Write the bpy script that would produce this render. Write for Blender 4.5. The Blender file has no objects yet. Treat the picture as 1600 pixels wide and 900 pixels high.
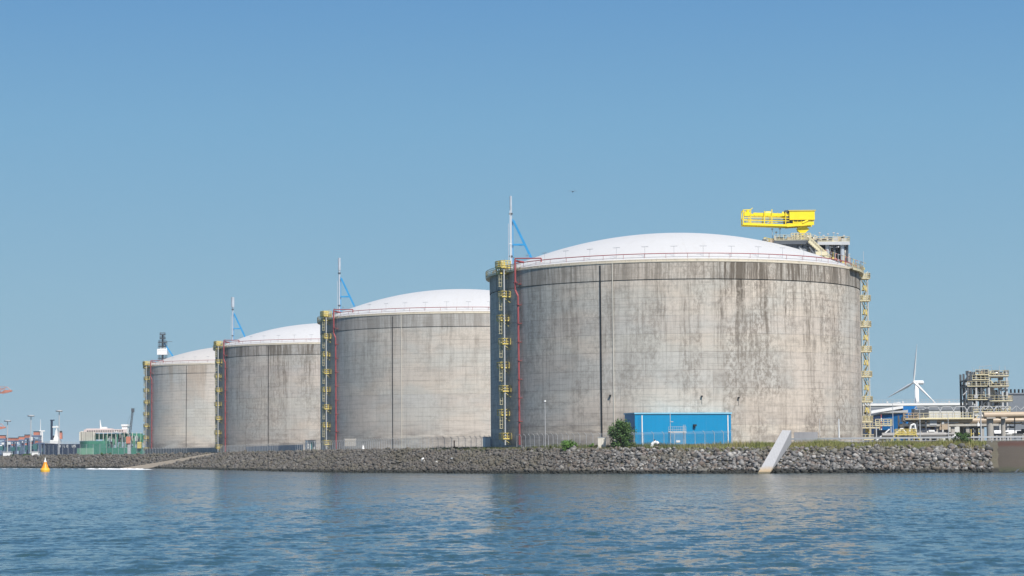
import bpy, math, random
import numpy as np
from mathutils import Vector, Matrix
random.seed(7); rng = np.random.default_rng(7)
R = math.radians
scn = bpy.context.scene
col = scn.collection

# ---------------------------------------------------------------- camera
EYE = Vector((0, 0, 3.5)); FPX = 3400.0
PITCH, ROLL = 4.42, -0.45
cd = bpy.data.cameras.new('camera'); cam = bpy.data.objects.new('camera', cd); col.objects.link(cam)
cd.sensor_width = 36; cd.lens = FPX / 1600 * 36; cd.clip_start = 0.5; cd.clip_end = 30000
CM = Matrix.Rotation(R(90 + PITCH), 3, 'X') @ Matrix.Rotation(R(ROLL), 3, 'Z')
cam.matrix_world = Matrix.Translation(EYE) @ CM.to_4x4()
scn.camera = cam

# ---------------------------------------------------------------- sky, sun, exposure
HAZE = 0.00006
SUN_EL, SUN_AZ = 51.0, 28.0            # azimuth to the right of the direction from the tanks to the camera
w = bpy.data.worlds.new('World'); scn.world = w; w.use_nodes = True
nt = w.node_tree; nt.nodes.clear()
sky = nt.nodes.new('ShaderNodeTexSky'); sky.sky_type = 'NISHITA'; sky.sun_disc = False
sky.sun_elevation = R(SUN_EL); sky.sun_rotation = R(180 - SUN_AZ)
sky.air_density = 1.0; sky.dust_density = 0.6; sky.ozone_density = 3.0; sky.altitude = 0
bg = nt.nodes.new('ShaderNodeBackground'); BGS = 0.08; bg.inputs[1].default_value = BGS
# the day's clear maritime sky: pale blue at the horizon, deeper above, blending into the physical sky overhead
tc = nt.nodes.new('ShaderNodeTexCoord'); sx = nt.nodes.new('ShaderNodeSeparateXYZ'); nt.links.new(tc.outputs['Generated'], sx.inputs[0])
cr = nt.nodes.new('ShaderNodeValToRGB'); el = cr.color_ramp.elements
stops = [(0.0, (.228, .366, .460)), (.07, (.204, .356, .472)), (.15, (.150, .315, .480)), (.24, (.082, .225, .450)), (.36, (.062, .185, .40)), (.6, (.048, .14, .34))]
el[0].position, el[0].color = stops[0][0], (*stops[0][1], 1); el[1].position, el[1].color = stops[-1][0], (*stops[-1][1], 1)
for p_, c_ in stops[1:-1]: e_ = el.new(p_); e_.color = (*c_, 1)
nt.links.new(sx.outputs['Z'], cr.inputs[0])
sc_ = nt.nodes.new('ShaderNodeVectorMath'); sc_.operation = 'SCALE'; sc_.inputs['Scale'].default_value = 1 / BGS; nt.links.new(cr.outputs[0], sc_.inputs[0])
mr = nt.nodes.new('ShaderNodeMapRange'); mr.inputs[1].default_value = .2; mr.inputs[2].default_value = .7; mr.inputs[3].default_value = .95; mr.inputs[4].default_value = .1; nt.links.new(sx.outputs['Z'], mr.inputs[0])
hs = nt.nodes.new('ShaderNodeMix'); hs.data_type = 'RGBA'; nt.links.new(mr.outputs[0], hs.inputs[0]); nt.links.new(sky.outputs[0], hs.inputs[6]); nt.links.new(sc_.outputs[0], hs.inputs[7])
wo = nt.nodes.new('ShaderNodeOutputWorld')
nt.links.new(hs.outputs[2], bg.inputs[0]); nt.links.new(bg.outputs[0], wo.inputs[0])
sd = bpy.data.lights.new('sun', 'SUN'); sd.energy = 4.7; sd.angle = R(0.55); sd.color = (1, 0.95, 0.87)
so = bpy.data.objects.new('sun', sd); col.objects.link(so)
sv = Vector((math.sin(R(SUN_AZ)) * math.cos(R(SUN_EL)), -math.cos(R(SUN_AZ)) * math.cos(R(SUN_EL)), math.sin(R(SUN_EL))))
so.rotation_euler = sv.to_track_quat('Z', 'Y').to_euler(); so.location = (200, -200, 300)
vs = scn.view_settings; scn.display_settings.display_device = 'sRGB'
vs.view_transform = 'Standard'; vs.look = 'None'; vs.exposure = 0.36; vs.gamma = 1; vs.use_curve_mapping = False

# ---------------------------------------------------------------- helpers
def P(px, py, Z):
    """world point at distance Z in front of the eye for a spot of the 1600x900 photograph"""
    d = CM @ Vector(((px - 800) / FPX, (450 - py) / FPX, -1)); d = d * (Z / d.y)
    return EYE + d
def V(*a): return Vector(a)

class MB:
    def __init__(s): s.v = []; s.f = []
    def add(s, vs_, fs):
        b = len(s.v); s.v += [tuple(x) for x in vs_]; s.f += [tuple(i + b for i in q) for q in fs]; return s
    def box(s, c, d, rz=0):
        cx, cy, cz = c; hx, hy, hz = d[0] / 2, d[1] / 2, d[2] / 2; ca, sa = math.cos(rz), math.sin(rz); vs_ = []
        for z in (-hz, hz):
            for x, y in ((-hx, -hy), (hx, -hy), (hx, hy), (-hx, hy)):
                vs_.append((cx + x * ca - y * sa, cy + x * sa + y * ca, cz + z))
        return s.add(vs_, [(3, 2, 1, 0), (4, 5, 6, 7), (0, 1, 5, 4), (1, 2, 6, 5), (2, 3, 7, 6), (3, 0, 4, 7)])
    def bar(s, p, q, r, n=6, r2=None, cap=True):
        p, q = Vector(p), Vector(q); r2 = r if r2 is None else r2; t = (q - p)
        if t.length < 1e-6: return s
        t.normalize(); a = t.orthogonal().normalized(); b = t.cross(a); vs_ = []
        for (c, rr) in ((p, r), (q, r2)):
            for i in range(n):
                an = 2 * math.pi * i / n + .4; vs_.append(c + a * (math.cos(an) * rr) + b * (math.sin(an) * rr))
        fs = [(i, (i + 1) % n, n + (i + 1) % n, n + i) for i in range(n)]
        if cap: fs += [tuple(range(n - 1, -1, -1)), tuple(range(n, 2 * n))]
        return s.add(vs_, fs)
    def path(s, pts, r, n=6):
        for a, b in zip(pts[:-1], pts[1:]): s.bar(a, b, r, n)
        return s
    def beam(s, p, q, wd, hd):
        """box-section beam: wd horizontal, hd in the vertical plane"""
        p, q = Vector(p), Vector(q); t = (q - p).normalized(); up = Vector((0, 0, 1))
        if abs(t.z) > .98: up = Vector((0, 1, 0))
        a = t.cross(up).normalized() * wd / 2; b = a.cross(t).normalized() * hd / 2
        vs_ = [p - a - b, p + a - b, p + a + b, p - a + b, q - a - b, q + a - b, q + a + b, q - a + b]
        return s.add(vs_, [(3, 2, 1, 0), (4, 5, 6, 7), (0, 1, 5, 4), (1, 2, 6, 5), (2, 3, 7, 6), (3, 0, 4, 7)])
    def lathe(s, prof, n=64, c=(0, 0, 0), a0=None, a1=None):
        """angle 0 looks to -Y, positive towards +X"""
        full = a0 is None; m = n if full else n + 1; vs_ = []
        for (r, z) in prof:
            for i in range(m):
                an = 2 * math.pi * i / n if full else a0 + (a1 - a0) * i / n
                vs_.append((c[0] + r * math.sin(an), c[1] - r * math.cos(an), c[2] + z))
        fs = []
        for k in range(len(prof) - 1):
            for i in range(n):
                j = (i + 1) % m; fs.append((k * m + i, k * m + j, (k + 1) * m + j, (k + 1) * m + i))
        return s.add(vs_, fs)
    def prism(s, poly, ext):
        n = len(poly); e = Vector(ext); a = [Vector(p) for p in poly]
        fs = [tuple(range(n - 1, -1, -1)), tuple(range(n, 2 * n))] + [(i, (i + 1) % n, n + (i + 1) % n, n + i) for i in range(n)]
        return s.add(a + [p + e for p in a], fs)
    def rail(s, pts, h=1.1, r=.04, post=2.0, mids=2):
        """handrail along pts at floor level"""
        for a, b in zip(pts[:-1], pts[1:]):
            a, b = Vector(a), Vector(b); L = (b - a).length; n = max(1, round(L / post))
            for i in range(n + 1):
                q = a.lerp(b, i / n); s.bar(q, q + V(0, 0, h), r, 4)
            for k in range(1, mids + 1):
                o = V(0, 0, h * k / mids); s.bar(a + o, b + o, r, 4)
            o = V(0, 0, .12); s.beam(a + o, b + o, .03, .2)
        return s
    def build(s, name, m, parent=None, smooth=False, label=None):
        me = bpy.data.meshes.new(name); me.from_pydata([tuple(x) for x in s.v], [], s.f); me.materials.append(m); me.update()
        if smooth: me.shade_smooth()
        o = bpy.data.objects.new(name, me); col.objects.link(o)
        if parent: o.parent = parent
        if label: o['label'] = label
        return o
def npmesh(name, v, f, m, parent=None, smooth=False):
    me = bpy.data.meshes.new(name); k = f.shape[1]
    me.vertices.add(len(v)); me.vertices.foreach_set('co', v.astype(np.float32).ravel())
    me.loops.add(f.size); me.loops.foreach_set('vertex_index', f.astype(np.int32).ravel())
    me.polygons.add(len(f)); me.polygons.foreach_set('loop_start', (np.arange(len(f)) * k).astype(np.int32))
    me.polygons.foreach_set('loop_total', np.full(len(f), k, np.int32)); me.update(calc_edges=True); me.validate()
    if smooth: me.shade_smooth()
    me.materials.append(m); o = bpy.data.objects.new(name, me); col.objects.link(o)
    if parent: o.parent = parent
    return o
def tag(o, label=None, cat=None, group=None, kind=None):
    if label: o['label'] = label
    if cat: o['category'] = cat
    if group: o['group'] = group
    if kind: o['kind'] = kind
    return o
def thing(name, label, cat, loc=(0, 0, 0), rz=0, group=None):
    o = bpy.data.objects.new(name, None); col.objects.link(o); o.empty_display_size = .5
    o.location = loc; o.rotation_euler = (0, 0, rz); return tag(o, label, cat, group)
def kids(o): return [c for c in list(bpy.data.objects) if c.parent == o]
def copy_tree(o, parent=None):
    c = o.copy(); col.objects.link(c); c.parent = parent
    for k in kids(o): copy_tree(k, c)
    return c

# ---------------------------------------------------------------- materials
class NT:
    def __init__(s, name):
        s.m = bpy.data.materials.new(name); s.m.use_nodes = True; s.t = s.m.node_tree; s.t.nodes.clear()
        s.out = s.t.nodes.new('ShaderNodeOutputMaterial')
        s.b = s.n('ShaderNodeBsdfPrincipled'); s.t.links.new(s.b.outputs[0], s.out.inputs[0])
    def n(s, ty, **kw):
        o = s.t.nodes.new(ty)
        for k, v in kw.items(): setattr(o, k, v)
        return o
    def put(s, node, idx, val):
        if isinstance(val, bpy.types.NodeSocket): s.t.links.new(val, node.inputs[idx])
        elif val is not None: node.inputs[idx].default_value = val
    def math(s, op, a, b=None, c=None, clamp=False):
        o = s.n('ShaderNodeMath', operation=op, use_clamp=clamp)
        for i, v in enumerate((a, b, c)): s.put(o, i, v)
        return o.outputs[0]
    def vec(s, x, y, z):
        o = s.n('ShaderNodeCombineXYZ')
        for i, v in enumerate((x, y, z)): s.put(o, i, v)
        return o.outputs[0]
    def obj(s): return s.n('ShaderNodeTexCoord').outputs['Object']
    def pos(s): return s.n('ShaderNodeNewGeometry').outputs['Position']
    def sep(s, v):
        o = s.n('ShaderNodeSeparateXYZ'); s.put(o, 0, v); return o.outputs
    def scl(s, v, sc):
        o = s.n('ShaderNodeVectorMath', operation='MULTIPLY'); s.put(o, 0, v); o.inputs[1].default_value = sc; return o.outputs[0]
    def noise(s, v, scale=1, detail=4, rough=.55, dist=0):
        o = s.n('ShaderNodeTexNoise'); s.put(o, 'Vector', v); o.inputs['Scale'].default_value = scale
        o.inputs['Detail'].default_value = detail; o.inputs['Roughness'].default_value = rough; o.inputs['Distortion'].default_value = dist
        return o.outputs['Fac']
    def ramp(s, f, lo, hi, a=0., b=1.):
        o = s.n('ShaderNodeMapRange', interpolation_type='SMOOTHSTEP'); s.put(o, 0, f)
        for i, v in enumerate((lo, hi, a, b)): o.inputs[i + 1].default_value = v
        return o.outputs[0]
    def mix(s, f, a, b, mode='MIX'):
        o = s.n('ShaderNodeMix', data_type='RGBA', blend_type=mode); s.put(o, 0, f); s.put(o, 6, a); s.put(o, 7, b); return o.outputs[2]
    def white(s, v):
        o = s.n('ShaderNodeTexWhiteNoise', noise_dimensions='3D'); s.put(o, 0, v); return o.outputs['Value']
    def bump(s, h, strength=.4, dist=.1):
        o = s.n('ShaderNodeBump'); o.inputs['Strength'].default_value = strength; o.inputs['Distance'].default_value = dist
        s.put(o, 'Height', h); s.t.links.new(o.outputs[0], s.b.inputs['Normal'])
    def base(s, c, rough=.7, metal=0.):
        s.put(s.b, 'Base Color', c); s.put(s.b, 'Roughness', rough); s.b.inputs['Metallic'].default_value = metal; return s.m
def c4(c): return (c[0], c[1], c[2], 1)
def paint(name, c, rough=.5, metal=0., var=.18, scale=.7, dirt=(.18, .14, .1), dirtf=.25):
    """weathered paint or metal: tone varies, grime in patches and runs"""
    k = NT(name); p = k.obj()
    n1 = k.noise(p, scale, 5); n2 = k.noise(k.scl(p, (1.4, 1.4, .25)), scale * 1.7, 5, .65)
    cc = k.mix(n1, c4([x * (1 - var) for x in c]), c4([min(1, x * (1 + var)) for x in c]))
    cc = k.mix(k.ramp(n2, .55, .78, 0, dirtf), cc, c4(dirt))
    return k.base(cc, k.ramp(n1, .3, .7, rough * .85, min(1, rough * 1.15)), metal)
M = {}
M['yellow'] = paint('yellow_paint', (.62, .50, .15), .5)
M['pale_yellow'] = paint('pale_yellow_paint', (.62, .56, .38), .5)
M['crane_yellow'] = paint('crane_yellow_paint', (.86, .66, .02), .4, var=.08, dirtf=.15)
M['red'] = paint('red_paint', (.30, .065, .07), .55)
M['galv'] = paint('galvanised_steel', (.46, .47, .48), .5)
M['silver'] = paint('silver_mast_paint', (.42, .46, .51), .45, dirtf=.1)
M['steel'] = paint('dark_steel', (.10, .11, .125), .5, .3)
M['pipe'] = paint('insulated_pipe_cladding', (.50, .47, .42), .4, .2)
M['tanpipe'] = paint('tan_pipe_paint', (.42, .33, .24), .5)
M['white'] = paint('white_paint', (.78, .78, .77), .45, var=.06, dirtf=.12)
M['cream'] = paint('cream_paint', (.66, .62, .54), .5, var=.08, dirt=(.2, .18, .1), dirtf=.3)
M['blue'] = paint('light_blue_paint', (.03, .27, .55), .45)
M['navy'] = paint('navy_paint', (.012, .02, .05), .4)
M['green'] = paint('ship_green_paint', (.045, .20, .135), .5)
M['palegreen'] = paint('pale_green_paint', (.16, .33, .22), .6)
M['orange'] = paint('orange_paint', (.50, .19, .13), .5)
M['black'] = paint('black_paint', (.02, .02, .022), .5)
M['conc'] = paint('plain_concrete', (.36, .34, .31), .85, scale=.4, dirt=(.12, .11, .09))
M['rust'] = paint('rusty_steel', (.16, .07, .04), .8)
M['grey'] = paint('grey_cladding', (.20, .22, .25), .5)
M['foam'] = paint('water_foam', (.85, .88, .9), .6, dirtf=0)

def wall_mat(name, tint, streak, seed, rust=0., east=0.):
    k = NT(name); o = k.sep(k.obj()); th = k.math('ARCTAN2', o[0], k.math('MULTIPLY', o[1], -1.0))
    u = k.math('MULTIPLY', th, 42.0); v = o[2]
    uv = k.vec(u, v, float(seed))
    # two poured tones in soft patches
    n0 = k.noise(k.scl(uv, (.05, .09, 1)), 1, 4)
    a = c4([.57 * t for t in tint]); b = c4([.55 * tint[0] * .93, .55 * tint[1] * 1.0, .55 * tint[2] * 1.05])
    c = k.mix(k.ramp(n0, .40, .60), a, b)
    # formwork panels: each pour a little different
    lift = k.math('DIVIDE', v, 3.76); pan = k.math('DIVIDE', u, 4.9)
    cell = k.vec(k.math('FLOOR', pan), k.math('FLOOR', lift), float(seed))
    c = k.mix(1.0, c, k.mix(k.white(cell), (.955, .945, .94, 1), (1.03, 1.035, 1.04, 1)), 'MULTIPLY')
    pour = k.vec(3.3, k.math('FLOOR', lift), float(seed) + 5)
    c = k.mix(1.0, c, k.mix(k.white(pour), (.94, .94, .95, 1), (1.04, 1.03, 1.0, 1)), 'MULTIPLY')
    # joints between pours, broken, plus fainter half joints and vertical board marks
    fz = k.math('FRACT', lift); br = k.noise(k.scl(uv, (.35, .2, 1)), 1, 3)
    j1 = k.math('MULTIPLY', k.ramp(fz, .0, .045, 1, 0), k.ramp(br, .35, .6, .12, .75))
    f2 = k.math('FRACT', k.math('MULTIPLY', lift, 3.0)); j2 = k.math('MULTIPLY', k.ramp(f2, .0, .09, 1, 0), k.ramp(k.noise(k.scl(uv, (.2, .5, 1)), 1, 3), .42, .56, .08, .62))
    fu = k.math('FRACT', pan); j3 = k.math('MULTIPLY', k.ramp(fu, .0, .04, 1, 0), k.ramp(k.noise(k.scl(uv, (.6, .06, 1)), 1, 3), .42, .6, .05, .45))
    f4 = k.math('FRACT', k.math('MULTIPLY', pan, 4.0)); j4 = k.math('MULTIPLY', k.ramp(f4, .0, .13, 1, 0), k.ramp(k.noise(k.scl(uv, (.9, .12, 1)), 1, 3), .5, .6, 0, .25))
    j = k.math('MAXIMUM', k.math('MAXIMUM', j1, j2), k.math('MAXIMUM', j3, j4))
    c = k.mix(j, c, (.13, .125, .115, 1))
    # rain streaks: dense in the parapet band, thinning downwards
    wob = k.math('ADD', u, k.math('MULTIPLY', k.noise(k.scl(uv, (.1, .25, 1)), 1, 2), .8))
    s1 = k.noise(k.vec(k.math('MULTIPLY', wob, .30), k.math('MULTIPLY', v, .022), float(seed)), 1, 4, .65)
    s2 = k.noise(k.vec(k.math('MULTIPLY', wob, 1.5), k.math('MULTIPLY', v, .06), float(seed) + 3), 1, 4, .7)
    s3 = k.noise(k.scl(uv, (.55, .35, 1)), 1, 6, .75)
    band = k.math('GREATER_THAN', v, 33.8); fall = k.ramp(v, 6, 34, .25, 1.0)
    sb = k.math('ADD', k.math('MULTIPLY', s1, .5), k.math('MULTIPLY', s2, .5))
    body = k.math('MULTIPLY', k.math('MULTIPLY', k.ramp(sb, .46, .61, 0, .92), fall), k.ramp(s3, .36, .58, .3, 1))
    top = k.ramp(sb, .43, .57, .12, .98)
    st = k.math('ADD', k.math('MULTIPLY', body, k.math('SUBTRACT', 1.0, band)), k.math('MULTIPLY', top, band))
    st = k.math('MULTIPLY', st, streak, clamp=True)
    if east: st = k.math('MULTIPLY', st, k.ramp(u, -12, 14, 1 - east, 1 + east * .3), clamp=True)
    c = k.mix(st, c, (.12, .098, .075, 1))
    h1 = k.noise(k.scl(uv, (.09, 1.3, 1)), 1, 5, .7); c = k.mix(k.ramp(h1, .5, .68, 0, .26), c, (.17, .155, .135, 1))
    h2 = k.noise(k.scl(uv, (2.2, .10, 1)), 1, 4, .7); c = k.mix(k.ramp(h2, .52, .68, 0, .30 * streak), c, (.16, .14, .12, 1))
    m1 = k.noise(k.scl(uv, (1.3, .75, 1)), 1, 7, .8); m2 = k.noise(k.scl(uv, (.22, .03, 1)), 1, 3); m3 = k.noise(k.scl(uv, (.06, .10, 1)), 1, 2)
    mo = k.math('MULTIPLY', k.math('MULTIPLY', k.ramp(m1, .45, .56), k.ramp(m2, .40, .54, .12, 1)), k.ramp(m3, .36, .54, .3, 1))
    mo = k.math('MULTIPLY', mo, k.ramp(u, -14, 16, .32 * streak, .62 * streak)) if east else k.math('MULTIPLY', mo, .40 * streak)
    c = k.mix(mo, c, (.16, .135, .11, 1))
    # mottled grime and a dirty foot
    gr = k.math('MULTIPLY', k.ramp(k.noise(k.scl(uv, (.22, .3, 1)), 1, 7, .78), .50, .68), .40 * streak + .05)
    c = k.mix(gr, c, (.17, .15, .13, 1))
    ft = k.math('MULTIPLY', k.ramp(v, 3.0, 7.2, 1, 0), k.ramp(k.noise(k.scl(uv, (.12, .45, 1)), 1, 6, .7), .42, .62, 0, .50))
    c = k.mix(ft, c, (.15, .13, .12, 1))
    if rust:
        rs = k.math('MULTIPLY', k.math('MULTIPLY', k.ramp(k.noise(k.vec(k.math('MULTIPLY', u, .16), k.math('MULTIPLY', v, .02), 9.), 1, 4), .53, .64), k.ramp(v, 18, 33, 0, rust)), 1.0)
        c = k.mix(rs, c, (.30, .19, .10, 1))
    k.bump(k.math('ADD', k.math('MULTIPLY', j, -.5), k.math('MULTIPLY', s3, .4)), .35, .05)
    return k.base(c, .88)

# ================================================================ SETTING
# shoreline (waterline) in plan, from the right end to the far left
SH = [(420, 366), (260, 372), (140, 380), (83.6, 385), (46.7, 397), (21, 419), (-4, 443), (-24, 483), (-46, 525), (-92, 680),
      (-134, 815), (-178, 900), (-239, 1017), (-330, 1300), (-520, 1800), (-900, 2600)]
def smooth_line(pts, step):
    out = []; P_ = [pts[0]] + pts + [pts[-1]]
    for i in range(1, len(P_) - 2):
        p0, p1, p2, p3 = [np.array(P_[k], float) for k in (i - 1, i, i + 1, i + 2)]
        n = max(1, int(np.linalg.norm(p2 - p1) / step))
        for j in range(n):
            t = j / n; out.append(.5 * (2 * p1 + (p2 - p0) * t + (2 * p0 - 5 * p1 + 4 * p2 - p3) * t * t + (3 * p1 - p0 - 3 * p2 + p3) * t ** 3))
    out.append(np.array(pts[-1], float)); return np.array(out)
SL = smooth_line(SH, 4.0)
TAN = np.gradient(SL, axis=0); TAN /= np.linalg.norm(TAN, axis=1)[:, None]
NRM = np.stack([TAN[:, 1], -TAN[:, 0]], 1)
ARC = np.concatenate([[0], np.cumsum(np.linalg.norm(np.diff(SL, axis=0), axis=1))])
def arc_at(X): return float(np.interp(-X, -SL[:, 0], ARC))
def leftness(X):
    t = np.clip((10 - np.asarray(X, float)) / 50, 0, 1); return t * t * (3 - 2 * t)
PD = np.array([-40, -8, 0, 4, 8, 12, 15, 18, 22, 26, 60.])
ZR = np.array([-14, -2.8, -.1, 1.5, 3.1, 4.4, 5.0, 5.35, 5.55, 5.65, 5.9])
ZL = np.array([-14, -2.8, -.1, 1.6, 3.3, 4.9, 5.1, 5.15, 5.3, 5.5, 5.9])
def prof(d, X):
    s = leftness(X); return np.interp(d, PD, ZR) * (1 - s) + np.interp(d, PD, ZL) * s
def inl(X0, d, dz=0):
    """point d metres inland of the shoreline spot whose shore x is X0"""
    a = arc_at(X0); x = np.interp(a, ARC, SL[:, 0]); y = np.interp(a, ARC, SL[:, 1]); n = (np.interp(a, ARC, NRM[:, 0]), np.interp(a, ARC, NRM[:, 1]))
    x2, y2 = x + n[0] * d, y + n[1] * d
    return Vector((x2, y2, float(prof(d, x2)) + dz))
def shore_d(x, y):
    i = int(np.argmin((SL[:, 0] - x) ** 2 + (SL[:, 1] - y) ** 2)); return float((x - SL[i, 0]) * NRM[i, 0] + (y - SL[i, 1]) * NRM[i, 1])
def gz(x, y): return float(prof(shore_d(x, y), x))
def x0_for(px, d):
    lo, hi = 0., float(ARC[-1])
    for _ in range(40):
        a = (lo + hi) / 2; x = np.interp(a, ARC, SL[:, 0]) + np.interp(a, ARC, NRM[:, 0]) * d; y = np.interp(a, ARC, SL[:, 1]) + np.interp(a, ARC, NRM[:, 1]) * d
        if x / y * FPX + 800 > px: lo = a
        else: hi = a
    return float(np.interp(lo, ARC, SL[:, 0]))
def sh(px, d, dz=0): return inl(x0_for(px, d), d, dz)
def onground(px, Z, dz=0):
    q = P(px, 700, Z); return Vector((q.x, q.y, gz(q.x, q.y) + dz))

# ---- water: one sheet to the horizon, with real chop where the eye can tell it
WAVE1, WAVE2, WBIAS = .80, .45, -.03
def water_sheet():
    Z = [-2000, -400, -60, 10]; z = 22.0
    while z < 700: Z.append(z); z *= 1.0048
    while z < 12000: Z.append(z); z *= 1.06
    Z = np.array(Z); cu = np.linspace(-1, 1, 620)
    outer = np.array([1.05, 1.15, 1.4, 2, 4, 10]); cu = np.concatenate([-outer[::-1], cu, outer])
    zz = np.clip(Z, 20, None); X = cu[None, :] * (zz * .30 + 16)[:, None]; Y = np.repeat(Z[:, None], len(cu), 1)
    H = np.zeros_like(X); rs = np.random.default_rng(3); row = np.gradient(Z)[:, None] * np.ones_like(X)
    for i in range(70):
        L = .8 * (3.2 / .8) ** rs.random(); an = R(rs.normal(-12, 34)) ; kx, ky = math.sin(an) * 2 * math.pi / L, math.cos(an) * 2 * math.pi / L
        amp = .0032 * L ** .80; f = np.clip((L / row - 2.2) / 2.5, 0, 1) * (np.abs(cu)[None, :] <= 1.0)
        ph = kx * X + ky * Y + rs.random() * 6.28; H += f * amp * (np.cos(ph) + .22 * np.cos(2 * ph))
    g = np.clip((Y - 20) / 15, 0, 1); H *= g
    v = np.stack([X, Y, H], -1).reshape(-1, 3); nr, nc = X.shape
    idx = np.arange(nr * nc).reshape(nr, nc)
    f = np.stack([idx[:-1, :-1], idx[:-1, 1:], idx[1:, 1:], idx[1:, :-1]], -1).reshape(-1, 4)
    k = NT('sea_water'); p = k.pos(); gn = k.n('ShaderNodeNewGeometry').outputs['Normal']
    d3 = k.noise(k.scl(p, (.035, .05, 1)), 1, 4)
    def slopes(sc, amp, det):
        n_ = k.n('ShaderNodeTexNoise'); k.put(n_, 'Vector', k.scl(p, sc)); n_.inputs['Scale'].default_value = 1; n_.inputs['Detail'].default_value = det; n_.inputs['Roughness'].default_value = .6
        o_ = k.n('ShaderNodeVectorMath', operation='MULTIPLY_ADD'); k.put(o_, 0, n_.outputs['Color']); o_.inputs[1].default_value = (amp * .8, amp, 0); o_.inputs[2].default_value = (-amp * .4, -amp * .5, 0); return o_.outputs[0]
    a1 = k.n('ShaderNodeVectorMath', operation='ADD'); k.put(a1, 0, slopes((2.3, 1.5, 1), WAVE1, 5)); k.put(a1, 1, slopes((5.5, 7.5, 1), WAVE2, 4))
    a0 = k.n('ShaderNodeVectorMath', operation='ADD'); k.put(a0, 0, a1.outputs[0]); k.put(a0, 1, slopes((.20, .055, 1), .20, 4)); a1 = k.n('ShaderNodeVectorMath', operation='ADD'); k.put(a1, 0, a0.outputs[0]); k.put(a1, 1, slopes((.80, .34, 1), .40, 4))
    a2 = k.n('ShaderNodeVectorMath', operation='SCALE'); k.put(a2, 0, a1.outputs[0]); k.put(a2, 'Scale', k.ramp(d3, .35, .65, .65, 1.15))
    a3 = k.n('ShaderNodeVectorMath', operation='ADD'); k.put(a3, 0, a2.outputs[0]); a3.inputs[1].default_value = (0, WBIAS, 0)
    a4 = k.n('ShaderNodeVectorMath', operation='ADD'); k.put(a4, 0, gn); k.put(a4, 1, a3.outputs[0]); a5 = k.n('ShaderNodeVectorMath', operation='NORMALIZE'); k.put(a5, 0, a4.outputs[0])
    k.t.links.new(a5.outputs[0], k.b.inputs['Normal'])
    k.b.inputs['IOR'].default_value = 1.33
    c = k.mix(d3, (.024, .060, .078, 1), (.030, .074, .090, 1))
    return npmesh('water', v, f, k.base(c, .09), smooth=True)
tag(water_sheet(), 'blue choppy harbour water', kind='structure')

# ---- ground: bank profile swept along the shore, then flat land
def ground_mat():
    k = NT('bank_ground'); p = k.pos()
    n1 = k.noise(p, .35, 6, .7); n2 = k.noise(p, 2.5, 5, .7)
    c = k.mix(n1, (.07, .065, .045, 1), (.14, .12, .09, 1)); c = k.mix(k.ramp(n2, .5, .7, 0, .6), c, (.07, .085, .03, 1))
    z = k.sep(p)[2]; c = k.mix(k.ramp(k.math('ADD', z, k.math('MULTIPLY', n1, 1.2)), .9, 1.7, .9, 0), c, (.02, .02, .017, 1))
    k.bump(n2, .6, .3); return k.base(c, .95)
offs = [-40, -8, 0, 4, 8, 12, 15, 18, 22, 26, 60]
gv, gf = [], []; nS = len(SL); nO = len(offs) + 1
for i in range(nS):
    x, y = SL[i]; n = NRM[i]
    for d in offs: gv.append((x + n[0] * d, y + n[1] * d, float(prof(d, x + n[0] * d))))
    vx, L = ((.6, .8), 6000) if y < 1010 else ((.12, 1.0), 190 if y > 1060 else 2500)
    b = gv[-1]; gv.append((b[0] + vx[0] * L, b[1] + vx[1] * L, 5.9))
for i in range(nS - 1):
    for j in range(nO - 1): gf.append((i * nO + j, i * nO + j + 1, (i + 1) * nO + j + 1, (i + 1) * nO + j))
g = MB().add(gv, [f[::-1] for f in gf]).build('ground', ground_mat()); tag(g, 'low green-brown bank and flat industrial land', kind='structure')
# far quay beyond the left basin
q = MB().box((-1500, 3300, 1.5), (3400, 1400, 8)).build('quay', M['conc']); tag(q, 'distant quay land across the harbour basin', kind='structure')
# smooth dark revetment at the far right of the bank
def revet_mat():
    k = NT('asphalt_revetment'); p = k.pos(); n1 = k.noise(p, .22, 5, .6); n2 = k.noise(k.scl(p, (1, 1, 3)), 1.2, 6, .7); z = k.sep(p)[2]
    c = k.mix(n1, (.060, .050, .038, 1), (.080, .065, .051, 1)); c = k.mix(k.ramp(n2, .5, .75, 0, .35), c, (.08, .07, .055, 1))
    zz = k.math('ADD', z, k.math('MULTIPLY', n2, 1.3))
    c = k.mix(k.ramp(zz, 5.0, 5.5), c, (.075, .034, .022, 1)); c = k.mix(k.ramp(zz, 1.0, 1.9, 1, 0), c, (.05, .055, .03, 1)); c = k.mix(k.ramp(zz, .7, 1.0, 1, 0), c, (.012, .014, .012, 1))
    k.bump(n2, .5, .2); return k.base(c, .9)
mb = MB(); pts = [i for i in range(nS) if 79 < SL[i][0] < 330]; rows = []
for i in pts:
    e_ = -1.2 if i == pts[-1] else 0
    for d, dz in ((-6, .5), (0, .5), (6, .45), (11, .4), (15, .25), (18, .2), (19, -.3)):
        x, y = SL[i] + NRM[i] * d; mb.v.append((x, y, float(prof(d, x)) + dz + e_))
for a in range(len(pts) - 1):
    for b in range(6): mb.f.append((a * 7 + b, (a + 1) * 7 + b, (a + 1) * 7 + b + 1, a * 7 + b + 1))
tag(mb.build('revetment', revet_mat(), smooth=True), 'smooth brown asphalt slope at the right end of the stone bank', kind='structure')
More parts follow.
